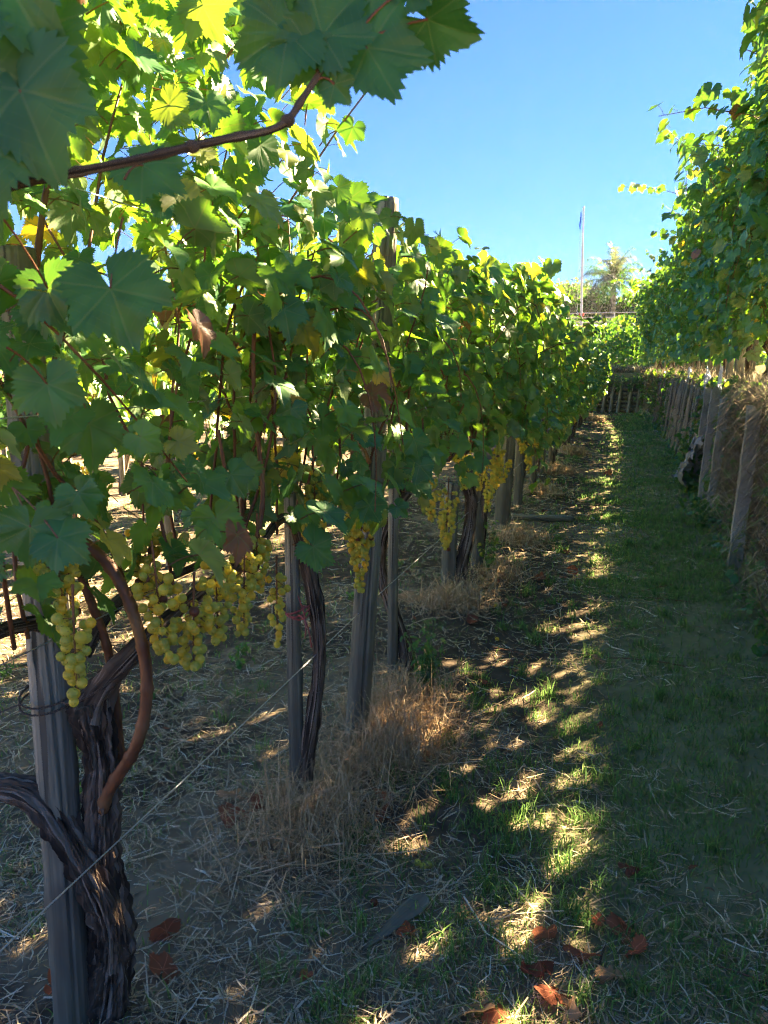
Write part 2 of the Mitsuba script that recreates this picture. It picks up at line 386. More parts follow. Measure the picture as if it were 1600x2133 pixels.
NSHAPE = {0: 12, 1: 10, 2: 8}
LEAF_RAW, LEAF_PLY = {}, {}
def leaf_raw(lod, k, tint):
    key = (lod, k, tint)
    if key not in LEAF_RAW:
        LEAF_RAW[key] = leaf_mesh(k + 20 * lod, lod, tint)
    return LEAF_RAW[key]
def leaf_shape(lod, k, tint):
    key = (lod, k, tint)
    if key not in LEAF_PLY:
        v, f, uv = leaf_raw(*key)
        LEAF_PLY[key] = mikit.ply((v, f), 'leaf_material', smooth=True, uv=uv)
    return LEAF_PLY[key]

def leaf_matrix(pos, az, pitch, roll, s):
    ca, sa, cp, sp, cr, sr = math.cos(az), math.sin(az), math.cos(pitch), math.sin(pitch), math.cos(roll), math.sin(roll)
    Rz = np.array([[ca, -sa, 0], [sa, ca, 0], [0, 0, 1]])
    Ry = np.array([[cp, 0, sp], [0, 1, 0], [-sp, 0, cp]])
    Rx = np.array([[1, 0, 0], [0, cr, -sr], [0, sr, cr]])
    m = np.eye(4); m[:3, :3] = Rz @ Ry @ Rx * s; m[:3, 3] = pos
    return m

def leaf_merge(items, bsdf='leaf_material'):
    """items: (lod, shape, tint, matrix): one mesh of all of them."""
    a = Acc()
    for lod, k, t, m in items:
        v, f, uv = leaf_raw(lod, k, t)
        a.add(v @ m[:3, :3].T + m[:3, 3], f, uv)
    return a.ply(bsdf, smooth=True)

# ------------------------------------------------------------------ grapes
def ico(sub, tint):
    m = trimesh.creation.icosphere(subdivisions=sub, radius=1.0)
    v = np.array(m.vertices)
    v = v * [1, 1, 1.08]
    return v, np.array(m.faces), np.tile([[tint + .5, .5]], (len(v), 1))
BERRY = {(s, t): ico(s, t) for s in (1, 2) for t in range(4)}
BERRY_PLY = {k: mikit.ply(v[:2], 'grape_material', smooth=True, uv=v[2]) for k, v in BERRY.items() if k[0] == 2}

def berry_spots(g, length, width, r, n):
    pts = []
    for _ in range(n * 30):
        if len(pts) >= n: break
        t = g.uniform(0, 1) ** .85
        w = width * (1 - .72 * t) * (.45 + .55 * min(1, t * 6 + .25))
        a, q = g.uniform(0, 2 * PI), w * math.sqrt(g.uniform(.25, 1))
        p = np.array([q * math.cos(a), q * math.sin(a), -length * t])
        if all(np.sum((p - o) ** 2) > (1.5 * r) ** 2 for o in pts): pts.append(p)
    return np.array(pts)

def grape_bunch(parent, top, g, near=True, length=.19, width=.05, n=46, stem=.05, r=.0092):
    top = np.asarray(top, float)
    pts = berry_spots(g, length, width, r, n) + top - [0, 0, stem]
    tilt = g.normal(0, .06, 2)
    pts[:, :2] += (top[2] - pts[:, 2:3]) * tilt
    if near:
        a = Acc()
        ax = spline([top, top - [tilt[0] * -stem, tilt[1] * -stem, stem], top - [-(length * .8) * tilt[0], -(length * .8) * tilt[1], stem + length * .85]], 8)
        a.add(*tube(ax, [.0028, .0022, .0012], 5))
        for p in pts[::2]:
            k = np.argmin(np.abs(ax[:, 2] - p[2] - .012))
            a.add(*tube(np.array([ax[k], p]), [.0012, .0009], 3, cap=False))
        key = part(parent, 'grape_bunch', a.ply('cane_material', smooth=True))
        for p in pts:
            tint = int(g.choice(4, p=[.36, .44, .18, .02]))
            m = np.eye(4); m[:3, :3] *= r * g.uniform(.82, 1.12); m[:3, 3] = p
            part(key, 'grape', at_matrix(BERRY_PLY[(2, tint)], m))
    else:
        a = Acc()
        for p in pts:
            v, f, uv = BERRY[(1, int(g.choice(3, p=[.3, .45, .25])))]
            a.add(v * r * g.uniform(.85, 1.12) + p, f, uv)
        part(parent, 'grape_bunch', a.ply('grape_material', smooth=True))

# ------------------------------------------------------------------ vines
TINT_SETS = {'left': ([0, 1, 2, 3, 4, 5, 6], [.32, .34, .20, .07, .048, .014, .008]),
             'lit': ([0, 1, 2, 3, 4, 5, 6], [.12, .28, .34, .12, .10, .03, .01]),  # yellower leaf mix for sunlit vines: sunlight put into the colour
             'right': ([0, 1, 2, 3, 4, 5, 6], [.60, .30, .05, .02, .02, .007, .003])}  # deep green weighted up: canopy shade put into the leaf colour

def shoot_path(g, start, side, along, height, out, flop):
    n = 14
    lean = g.normal(0, .16)
    p = [np.array(start, float)]
    d = unit(np.array([0, 0, 1.0]) + side * out * g.uniform(.2, 1) + along * lean)
    step = height / n
    for k in range(n):
        t = (k + 1) / n
        d = unit(d + side * g.normal(0, .10) + along * g.normal(0, .12) + np.array([0, 0, .03]) - np.array([0, 0, 1.0]) * flop * t ** 2 + side * np.sign(out) * flop * .35 * t)
        p.append(p[-1] + d * step)
    return np.array(p)

def vine(name, label, group, base, cordon_z, top_z, along, side, seed, lod, nparts, shoots=11, span=.56, half=.30, tints='left',
         trunk=None, trunk_r=.038, bunches=(), cordon_side=0.0, flop=.10, hang=5, sep_shoots=False, leaf_s=(.066, .122), trunk_sides=14, guard=None, out_bias=0.0, extra_fill=0, fill_lo=.06, fill_top=0, no_trunk=False):
    g = R(seed)
    key = thing(name, label, 'grapevine', group)
    base = np.asarray(base, float)
    along, side = np.asarray(along, float), np.asarray(side, float)
    head = base + side * cordon_side + [0, 0, cordon_z - base[2] - .08] + along * g.normal(0, .03)
    if trunk is None and not no_trunk:
        mid = base * .5 + head * .5 + side * g.normal(0, .035) + along * g.normal(0, .04)
        tr = spline([base - [0, 0, .05], base * .75 + head * .25 + side * g.normal(0, .015), mid, head], 30 if lod < 2 else 12)
        part(key, 'trunk', mikit.ply(tube(tr, [trunk_r * 1.25, trunk_r, trunk_r * .9, trunk_r * 1.15], trunk_sides, rough=bark, seed=seed)[:2], 'bark_material', smooth=True,
             uv=tube(tr, [trunk_r * 1.25, trunk_r, trunk_r * .9, trunk_r * 1.15], trunk_sides, rough=bark, seed=seed)[2]))
    elif trunk is not None:
        for path, rad, sides, n in trunk:
            v, f, uv = tube(spline(path, n), rad, sides, rough=bark, seed=seed)
            part(key, 'trunk', mikit.ply((v, f), 'bark_material', smooth=False, uv=uv))
    # arms along the wire
    arm = Acc()
    for s in (-1, 1):
        pts = [head + [0, 0, -.02], head + along * s * .16 + [0, 0, .07 + g.normal(0, .02)], head + along * s * span * .6 + [0, 0, .06 + g.normal(0, .02)], head + along * s * span + [0, 0, .08]]
        arm.add(*tube(spline(pts, 12), [.02, .012, .008], 7 if lod < 2 else 5))
    part(key, 'arm', arm.ply('bark_material', smooth=True))
    # shoots
    allshoots, leaves = [], []
    tn, tp = TINT_SETS[tints]
    def add_leaf(pos, az, up):
        s = g.uniform(*leaf_s) * (1 - .30 * up)
        pitch, roll = g.normal(-.12 * up, .36), g.normal(0, .42)
        tint = int(g.choice(tn, p=tp))
        if tint in (5, 6) and up > .85: tint = 2
        m = leaf_matrix(pos, az, pitch, roll, s)
        if guard is not None and guard(m[:3, 3] + m[:3, :3] @ np.array([1.2, 0, -.3])): return
        leaves.append((lod, int(g.integers(NSHAPE[lod])), tint, m))
    side_az = math.atan2(side[1], side[0])
    for k in range(shoots):
        y = (k + .5) / shoots * 2 - 1 + g.normal(0, .06)
        st = head + along * y * span + [0, 0, .07] + side * g.normal(0, .05)
        h = (top_z - cordon_z) * g.uniform(.80, 1.06)
        out = (g.normal(out_bias, .5)) * half
        path = shoot_path(g, st, side, along, h, out, flop * g.uniform(0, 2.0))
        allshoots.append((path, .0045))
    for k in range(hang):   # shoots that have slipped out of the wires and hang on either side
        y = g.uniform(-1, 1)
        sd = 1 if g.uniform() < .5 + .35 * np.sign(out_bias) else -1
        st = head + along * y * span + [0, 0, .25 + (top_z - cordon_z) * g.uniform(.1, .8)]
        p1 = st + side * sd * half * g.uniform(.7, 1.1) + [0, 0, g.uniform(.0, .18)] + along * g.normal(0, .12)
        p2 = p1 + side * sd * half * g.uniform(.1, .4) - [0, 0, g.uniform(.2, .5)] + along * g.normal(0, .15)
        allshoots.append((spline([st, p1, p2], 11), .0035))
    for path, r in allshoots:
        s = np.r_[0, np.cumsum(np.linalg.norm(np.diff(path, axis=0), axis=1))]
        q, flip = .03, g.uniform() < .5
        while q < s[-1]:
            pos = np.array([np.interp(q, s, path[:, c]) for c in range(3)])
            off = (pos - head) @ side
            az = side_az + (0 if flip else PI) + g.normal(0, .75)
            if abs(off) > half * .6 and g.uniform() < .75: az = side_az + (0 if off > 0 else PI) + g.normal(0, .7)
            add_leaf(pos, az, q / s[-1])
            if q > .25 and g.uniform() < .32:   # a short lateral
                add_leaf(pos + side * g.normal(0, .06) + along * g.normal(0, .06) + [0, 0, g.normal(0, .04)], az + g.normal(0, 1.2), .5)
            flip = not flip
            q += g.uniform(.055, .09)
    for k in range(extra_fill):
        sd = 1 if g.uniform() < .5 + .3 * np.sign(out_bias) else -1
        add_leaf(head + along * g.uniform(-1, 1) * span + side * sd * half * g.uniform(.55, 1.05) + [0, 0, .03 + (top_z - cordon_z) * g.uniform(fill_lo, 1.0)], side_az + (0 if sd > 0 else PI) + g.normal(0, .6), .3)
    for k in range(fill_top):
        add_leaf(head + along * g.uniform(-1.15, 1.0) * span + side * g.normal(0, .55) * half + [0, 0, (top_z - cordon_z) * (1.04 - .42 * g.uniform() ** 1.3)], g.uniform(0, 2 * PI), .55)
    sides = 6 if lod == 0 else 4 if lod == 1 else 3
    if sep_shoots:
        for path, r in allshoots:
            part(key, 'shoot', mikit.ply(tube(path, [r, r * .85, r * .4], sides)[:2], 'cane_material', smooth=True, uv=tube(path, [r, r * .85, r * .4], sides)[2]))
    else:
        a = Acc()
        for path, r in allshoots: a.add(*tube(path[::2], [r * 1.1, r * .9, r * .5], sides, cap=False))
        part(key, 'shoots', a.ply('cane_material', smooth=True), kind='stuff')
    # the leaves that show largest are parts, the rest one part
    dist = np.array([np.linalg.norm(m[:3, 3] - EYE) - .25 * ((m[:3, 3] - head) @ side) * np.sign((EYE - head) @ side) - .2 * m[0, 3] * 0 for _, _, _, m in leaves])
    order = np.argsort(dist)
    for k in order[:nparts]:
        lo, sh, t, m = leaves[k]
        part(key, 'leaf', at_matrix(leaf_shape(lo, sh, t), m))
    if len(order) > nparts:
        part(key, 'foliage', leaf_merge([leaves[k] for k in order[nparts:]]), kind='stuff')
    for b in bunches:
        grape_bunch(key, g=g, **b)
    return key, head

# ------------------------------------------------------------------ stakes and posts
def stake(name, label, cat, base, top, r, sides, seed, group=None, n=26, bsdf='weathered_wood_material', taper=.92):
    v, f, uv = tube(spline([np.asarray(base) - [0, 0, .08], np.asarray(base) * .5 + np.asarray(top) * .5 + R(seed).normal(0, .006, 3), top], n), [r, r * taper], sides, rough=weathered, seed=seed)
    v = v + 0
    key = numbered(name)
    put(key, mikit.ply((v, f), bsdf, smooth=60 if False else True, uv=uv))
    labels[key] = {'label': label, 'category': cat}
    if group: labels[key]['group'] = group
    return key

ORD = ['first', 'second', 'third', 'fourth', 'fifth', 'sixth', 'seventh', 'eighth', 'ninth', 'tenth', 'eleventh', 'twelfth', 'thirteenth', 'fourteenth', 'fifteenth',
       'sixteenth', 'seventeenth', 'eighteenth', 'nineteenth', 'twentieth', 'twenty-first', 'twenty-second', 'twenty-third', 'twenty-fourth']
Yd, Xd = np.array([0, 1.0, 0]), np.array([1.0, 0, 0])
XL = -0.97

def near_guard(p):      # keeps the gap between the camera and the row free
    post = abs(p[1] - 2.72 + .12 * (p[0] + .9)) < .10 and p[0] > -.95 and (p[2] > 1.93 or 1.10 < p[2] < 1.24)   # the tall post stands free there
    return np.linalg.norm(p - EYE) < 1.2 or p[0] > -.60 or post

#LEFT
# --- left row -------------------------------------------------------
b = lambda y, z, x=-.80, **k: dict(top=(x, y, z), **k)
vine('grapevine', 'nearest grapevine with a forked black trunk beside the leaning grey stake at left', 'vines of the near left row', (-1.06, 1.27, 0), 1.0, 2.36, Yd, Xd, 11, 0, 300,
     shoots=12, span=.62, half=.30, hang=4, sep_shoots=True, guard=near_guard, extra_fill=360, fill_lo=.14, fill_top=470, leaf_s=(.046, .084),
     trunk=[([(-1.085, 1.24, -.06), (-1.045, 1.26, .12), (-1.04, 1.27, .25), (-1.05, 1.27, .36), (-1.05, 1.28, .52), (-1.042, 1.28, .66), (-1.05, 1.27, .80)], [.066, .048, .052, .040, .042, .036, .046], 72, 120),
            ([(-1.035, 1.25, .18), (-1.03, 1.24, .33), (-1.075, 1.22, .47), (-1.16, 1.215, .585), (-1.25, 1.20, .60), (-1.38, 1.19, .62), (-1.43, 1.18, .80)], [.034, .036, .035, .034, .030, .026, .02], 60, 90),
            ([(-1.05, 1.27, .76), (-1.01, 1.28, .84), (-.96, 1.30, .90), (-.93, 1.40, .95), (-.93, 1.60, .98), (-.95, 1.80, 1.0)], [.042, .028, .020, .017, .014, .010], 20, 40)],
     bunches=[b(1.045, 1.13, -.88, n=30, length=.16, width=.04), b(1.22, 1.17, -.84), b(1.30, 1.09, -.80, length=.15), b(1.42, 1.13, -.82, length=.18), b(1.52, 1.13, -.80, length=.2),
              b(1.62, 1.15, -.82, length=.14), b(1.72, 1.02, -.82, length=.18, width=.032, n=24), b(1.12, 1.22, -.98, length=.15), b(1.5, 1.18, -1.05, length=.17)])
vine('grapevine', 'grapevine on the dark upright stake just right of the nearest one', 'vines of the near left row', (-.96, 2.20, 0), 1.02, 1.97, Yd, Xd, 12, 0, 300,
     shoots=13, half=.30, sep_shoots=True, guard=near_guard, extra_fill=290, fill_lo=.08, fill_top=120, leaf_s=(.048, .088), trunk_sides=40, trunk_r=.025, hang=6,
     bunches=[b(1.92, 1.28, -.80), b(1.97, 1.14, -.82, length=.15), b(2.28, 1.10, -.79, length=.17), b(2.30, 1.02, -.80, length=.2), b(2.5, 1.1, -.9)])
vine('grapevine', 'grapevine on the thin split stake right of the tall leaning post', 'vines of the near left row', (-.955, 3.34, 0), 1.0, 2.02, Yd, Xd, 13, 0, 300,
     shoots=13, half=.30, sep_shoots=True, guard=near_guard, extra_fill=300, fill_top=110, leaf_s=(.051, .092), trunk_sides=30, trunk_r=.030, hang=6,
     bunches=[b(3.45, .98, -.76, length=.26, width=.06, n=60), b(3.50, .86, -.78, length=.2, width=.055), b(3.2, 1.06), b(3.9, 1.08, -.78, length=.18)])
left_rest = [(4.78, 'grapevine with a thick stub of black trunk rising from a straw tuft'),
             (5.32, 'grapevine on the slim stake behind the thick stub trunk'),
             (6.78, 'grapevine bound to the stout pale post halfway along the left row'),
             (7.98, 'grapevine with dark trunk on the slim stake just past the stout pale post')]
for k in range(14): left_rest.append((9.1 + 1.1 * k, f'{ORD[13 - k]} grapevine from the far end of the left row, on dark stake' if k < 13 else 'last grapevine at the far end of the left row, beside the end wall'))
for k, (y, lab) in enumerate(left_rest):
    lod = 0 if y < 4 else 1 if y < 9 else 2
    g = R(300 + k)
    npz = 300 if y < 9 else 200 if y < 16 else 120
    far = y > 5
    bl = [b(y + g.uniform(-.5, .5), g.uniform(.84, 1.02) - .016 * max(0, min(y - 6, 10)), -.78 + g.normal(0, .04), near=False, length=g.uniform(.16, .26), width=g.uniform(.045, .065), n=46) for _ in range(4 if y < 9 else 1)]
    vine('grapevine', lab, 'vines of the near left row', (XL + g.normal(0, .02), y, .0), .98 - .012 * max(0, min(y - 5, 12)), 2.10 + .12 * (5 < y < 8) - .06 * (y > 5) - .30 * (y > 8.5) + g.normal(0, .05), Yd, Xd, 20 + k, lod, npz,
         shoots=13 if y < 9 else 12, half=.34, extra_fill=200, fill_top=60, hang=7, trunk_r=.045 if k == 0 else .030, trunk_sides=18 if y < 9 else 9, bunches=bl, fill_lo=.06 if y < 6 else -.18, leaf_s=(.056, .102))

stake('vine_stake', 'thick grey leaning stake tied with wire beside the nearest forked trunk', 'stake', (-1.105, 1.20, 0), (-1.165, 1.30, 1.72), .043, 72, 1, n=90)
stake('vine_stake', 'dark upright stake with red plastic tie, second from the left', 'stake', (-.995, 2.20, 0), (-1.0, 2.22, 1.35), .026, 48, 2, n=60)
stake('trellis_post', 'tall cracked grey post leaning right, its top above the leaves', 'post', (-.95, 2.66, 0), (-.865, 2.82, 2.08), .047, 72, 3, n=90)
stake('vine_stake', 'thin split stake beside the dark trunk right of the tall post', 'stake', (-.99, 3.32, 0), (-.985, 3.34, 1.30), .026, 36, 4, n=50)
stake('vine_stake', 'slim grey stake standing behind the thick stub trunk', 'stake', (-.935, 5.26, 0), (-.95, 5.26, 1.2), .045, 22, 5, n=36)
stake('trellis_post', 'stout pale post with a black vine trunk wrapped against it', 'post', (-1.0, 6.72, 0), (-.94, 6.72, 2.0), .07, 26, 6, n=40)
stake('vine_stake', 'slim stake beside the first dark trunk past the stout pale post', 'stake', (-1.02, 7.95, 0), (-.99, 7.95, 1.3), .05, 18, 7, n=30)
stake('vine_stake', 'short dark stake sunk in the straw tuft by the stub trunk', 'stake', (-1.03, 4.76, 0), (-1.02, 4.76, .75), .05, 22, 8, n=30)
for k in range(14):
    g = R(80 + k)
    stake('vine_stake', f'dark stake of the {ORD[13 - k]} vine from the far end of the left row' if k < 13 else 'dark stake of the last vine in the left row by the end wall', 'stake',
          (XL - .05 + g.normal(0, .02), 9.06 + 1.1 * k, 0), (XL + g.normal(0, .03), 9.06 + 1.1 * k, 1.2 if k % 4 else 2.0), .034, 10, 90 + k, group='stakes of the far left row', n=14)

# --- a low shoot hanging from the left row into the lane edge
def leafy_shoot(name, label, cat, path, r, n, seed, lod=1, size=(.05, .08), az=None, tints='left', group=None, dens=None, attach=None):
    """One visible shoot with leaves of its own; attach = key of the vine it belongs to."""
    g = R(seed)
    path = spline(path, 22)
    parent = attach or thing(name, label, cat, group)
    key = part(parent, 'shoot', mikit.ply(tube(path, [r, r * .8, r * .4], 6)[:2], 'cane_material', smooth=True, uv=tube(path, [r, r * .8, r * .4], 6)[2]))
    tn, tp = TINT_SETS[tints]
    for k in range(n):
        t = (k + .6) / n
        q = path[int(t * 21)]
        a = (az if az is not None else 0) + (0 if k % 2 else PI) + g.normal(0, .6)
        m = leaf_matrix(q, a, g.normal(0, .4), g.normal(0, .45), g.uniform(*size))
        part(parent, 'leaf', at_matrix(leaf_shape(lod, int(g.integers(NSHAPE[lod])), int(g.choice(tn, p=tp))), m))
    return key

leafy_shoot(None, None, None, [(-.88, 6.5, .95), (-.72, 6.4, .86), (-.64, 6.3, .66), (-.61, 6.28, .45)], .004, 9, 501, az=0.3, size=(.065, .09), attach='grapevine_005')

# the shoot that reaches towards the camera, with its big dark leaves
FG = 'grapevine'
fgp = spline([(-.596, .614, 1.652), (-.543, .656, 1.675), (-.497, .707, 1.696), (-.44, .75, 1.718), (-.404, .786, 1.734), (-.37, .822, 1.753), (-.356, .836, 1.777), (-.345, .85, 1.801), (-.338, .862, 1.824)], 90)
part(FG, 'shoot', mikit.ply(tube(fgp, [.0050, .0046, .0042, .0036], 10, rough=nodes, seed=2)[:2], 'bark_material', smooth=True, uv=tube(fgp, [.0050, .0046, .0042, .0036], 10, rough=nodes, seed=2)[2]), label='dark shoot reaching out in front of the row')
node = trimesh.creation.icosphere(subdivisions=2, radius=.0075)
for p in ((-.44, .75, 1.718), (-.366, .825, 1.757)):
    mm = node.copy(); mm.apply_scale([1.1, .9, .9]); mm.apply_translation(p)
    part(FG, 'shoot_node', mikit.ply(mm, 'bark_material', smooth=True))

BIG_RAW = {}
def big_leaf(parent, centre, tip_dir, normal, s, shape, tint=0, petiole_to=None, lod=0):
    """A leaf given by its petiole junction, the direction of its tip, its upper side and its size."""
    k = (shape, tint)
    if k not in BIG_RAW:
        v, f, uv = leaf_mesh(700 + shape, 0, tint, droop=0, petiole=False)
        BIG_RAW[k] = mikit.ply((v, f), 'leaf_material', smooth=True, uv=uv)
    x = unit(tip_dir); n = np.asarray(normal, float); n = unit(n - x * (n @ x)); y = np.cross(n, x)
    m = np.eye(4); m[:3, 0], m[:3, 1], m[:3, 2], m[:3, 3] = x * s, y * s, n * s, centre
    key = part(parent, 'leaf', at_matrix(BIG_RAW[k], m))
    if petiole_to is not None:
        c = np.asarray(centre, float); e = np.asarray(petiole_to, float)
        t = tube(spline([e, (c + e) / 2 + [0, 0, .006], c], 7), [.0018, .0013, .0016], 5)
        part(key, 'petiole', mikit.ply(t[:2], 'cane_material', smooth=True, uv=t[2]))
FGL = 1
#FGLEAVES
for c, td, nm, s, sh, tn, pe in [
    ((-.338, .860, 1.850), (.55, .22, .70), (.0, -.85, -.25), .074, 0, 0, (-.338, .862, 1.815)),
    ((-.295, .885, 1.842), (.95, .38, -.04), (.1, -.9, -.20), .078, 1, 0, (-.338, .862, 1.82)),
    ((-.235, .918, 1.876), (.85, .38, -.30), (.0, -.85, -.35), .062, 18, 0, (-.338, .862, 1.824)),
    ((-.248, .905, 1.905), (.50, .25, .8), (.1, -.85, .2), .060, 19, 0, (-.30, .88, 1.86)),
    ((-.372, .845, 1.850), (-.80, -.30, -.35), (.3, -.8, -.25), .070, 2, 0, (-.342, .858, 1.81)),
    ((-.350, .852, 1.838), (-.45, -.1, -.75), (.2, -.85, -.15), .046, 3, 0, (-.340, .86, 1.82)),
    ((-.325, .860, 1.800), (.60, .15, -.70), (.0, -.8, -.15), .028, 4, 0, (-.345, .85, 1.80)),
    ((-.385, .845, 1.890), (-.30, .0, .85), (-.1, -.9, -.1), .056, 11, 0, (-.338, .862, 1.82)),
    ((-.560, .640, 1.800), (-.1, -.05, -.85), (.45, -.8, -.15), .098, 5, 0, (-.545, .655, 1.68)),
    ((-.545, .630, 1.745), (.30, .05, -.85), (.5, -.75, -.15), .092, 6, 0, (-.55, .65, 1.675)),
    ((-.560, .620, 1.860), (.35, .10, -.65), (.45, -.8, -.15), .100, 7, 0, (-.57, .64, 1.68)),
    ((-.585, .600, 1.700), (.25, -.05, -.85), (.5, -.8, -.15), .085, 8, 0, (-.58, .63, 1.66)),
    ((-.590, .590, 1.780), (.15, .1, -.9), (.55, -.75, -.15), .09, 12, 0, (-.59, .62, 1.66)),
    ((-.616, .840, 1.590), (.40, -.05, -.85), (.5, -.8, .3), .092, 9, 0, (-.62, .88, 1.68)),
    ((-.600, .900, 1.745), (.6, .1, -.35), (.3, -.5, .8), .066, 10, 1, (-.60, .86, 1.72)),
    ((-.760, .900, 1.600), (.30, .0, -.8), (.55, -.75, .3), .07, 13, 0, (-.74, .80, 1.68)),
    ((-.800, .930, 1.470), (.25, -.1, -.85), (.6, -.7, .3), .07, 14, 1, (-.80, .86, 1.52)),
    ((-.859, 1.091, 1.400), (.12, -.05, -.95), (.55, -.7, .42), .085, 15, 1, (-.90, 1.12, 1.46)),
    ((-.800, .873, 1.270), (-.1, -.1, -.95), (.6, -.7, .3), .066, 16, 0, (-.85, .90, 1.32)),
    ((-.760, .880, 1.255), (.75, .2, -.55), (.5, -.7, .45), .062, 17, 0, (-.85, .90, 1.32))]:
    big_leaf(FG, c, td, nm, s, sh, tn, pe)

# thick brown canes of the nearest vine
for pts, r in [([(-1.03, 1.26, .55), (-.965, 1.235, .655), (-.905, 1.22, .74), (-.868, 1.215, .86), (-.878, 1.215, .99), (-.945, 1.215, 1.125), (-1.075, 1.21, 1.19), (-1.215, 1.20, 1.22), (-1.32, 1.19, 1.30)], [.013, .0125, .0115, .011, .010, .009]),
               ([(-1.025, 1.33, .62), (-1.03, 1.33, .72), (-1.036, 1.32, .90), (-1.063, 1.31, 1.01), (-1.10, 1.30, 1.14), (-1.142, 1.30, 1.26), (-1.15, 1.31, 1.55), (-1.10, 1.33, 1.85)], [.010, .0095, .008, .006]),
               ([(-.90, 1.62, .98), (-.86, 1.66, 1.04), (-.84, 1.69, 1.16), (-.85, 1.70, 1.30), (-.86, 1.72, 1.6)], [.007, .006, .005]),
               ([(-.90, 1.70, .98), (-.87, 1.62, 1.05), (-.86, 1.58, 1.12), (-.88, 1.56, 1.35)], [.006, .005, .004]),
               ([(-.96, 2.22, .95), (-.90, 2.32, 1.0), (-.87, 2.40, 1.12), (-.88, 2.42, 1.4)], [.006, .005, .004])]:
    t = tube(spline(pts, 130), r, 12, rough=nodes, seed=1)
    part('grapevine_001' if pts[0][1] > 2 else FG, 'cane', mikit.ply(t[:2], 'cane_material', smooth=True, uv=t[2]), label='thick red-brown cane')

# --- wires of the left row
def wire(label, pts, r=.0014):
    key = numbered('trellis_wire')
    t = tube(np.asarray(pts, float), [r, r], 5)
    put(key, mikit.ply(t[:2], 'wire_material', smooth=True))
    labels[key] = {'label': label, 'category': 'wire'}
def sag(x, z, y0, y1, n=40, amp=.012):
    y = np.linspace(y0, y1, n)
    return np.stack([x + 0 * y, y, z - amp * np.abs(np.sin(y * 1.1))], 1)
wire('lowest bright steel wire running past the trunks of the left row', sag(-.925, .565, -1.0, 23.5), .0017)
wire('steel wire under the grape bunches of the left row', sag(-1.0, 1.0, -1.0, 23.5))
wire('steel wire across the middle leaves of the left row', sag(-.98, 1.42, -1.0, 23.5))
wire('topmost steel wire of the left row', sag(-.97, 1.82, -1.0, 23.5))
t = Acc()
for k in range(3): 
    a = np.linspace(0, 2 * PI, 16)
    t.add(*tube(np.stack([-.985 + .046 * np.cos(a), 2.20 + .046 * np.sin(a), .70 + .01 * k + .01 * np.sin(a * 2 + k)], 1), [.003], 5, cap=False))
for e in ((-.93, 2.14, .64), (-.945, 2.13, .78), (-.92, 2.17, .60)): t.add(*tube(spline([(-.955, 2.155, .71), (-.935, 2.15, .70), e], 6), [.0028, .002], 5))
put('plastic_tie', t.ply('red_plastic_material', smooth=True)); labels['plastic_tie'] = {'label': 'red plastic tie knotted round the dark upright stake', 'category': 'tie'}
t = Acc()
for zz in (.80, .815): 
    a = np.linspace(0, 2 * PI, 18)
    t.add(*tube(np.stack([-1.133 + .058 * np.cos(a), 1.246 + .058 * np.sin(a), zz + .012 * np.sin(a)], 1), [.0022], 5, cap=False))
t.add(*tube(spline([(-1.08, 1.22, .81), (-1.0, 1.2, .84), (-.93, 1.3, .9)], 8), [.002], 5)); t.add(*tube(spline([(-1.17, 1.2, .80), (-1.3, 1.12, .76), (-1.5, 1.0, .74)], 8), [.002], 5))
put('binding_wire', t.ply('bark_material', smooth=True)); labels['binding_wire'] = {'label': 'rusty binding wire twisted round the thick leaning stake', 'category': 'wire'}

# --- rows behind the left row
def behind(x, y0, n, rowname, lod, np_, step, cheap):
    for k in range(n):
        g = R(int(1000 - x * 37 + k))
        y = y0 + k * step
        lab = f'{ORD[k]} grapevine from the left in the {rowname}, behind the near row'
        bl = [dict(top=(x + .15 + g.normal(0, .06), y + g.uniform(-.4, .4), .95 + g.uniform(-.08, .1)), near=False, length=.2, width=.055, n=34) for _ in range(2 if not cheap else 0)]
        vine('grapevine', lab, f'vines of the {rowname}', (x, y, 0), .98, 2.05 + g.normal(0, .06), Yd, Xd, int(2000 - x * 71 + k), lod, np_, shoots=11, half=.32, extra_fill=70, hang=4, tints='lit', trunk_sides=9, bunches=bl)
        stake('vine_stake', f'grey stake of the {ORD[k]} vine from the left in the {rowname}', 'stake', (x + .06, y - .08, 0), (x + .04, y - .06, 1.5), .035, 9, int(4000 - x * 31 + k), group=f'stakes of the {rowname}', n=12)
behind(-3.22, 2.65, 9, 'second row', 1, 200, 1.12, False)
behind(-5.5, 5.2, 10, 'third row', 2, 90, 1.15, True)
behind(-7.8, 8.2, 10, 'fourth row', 2, 40, 1.2, True)

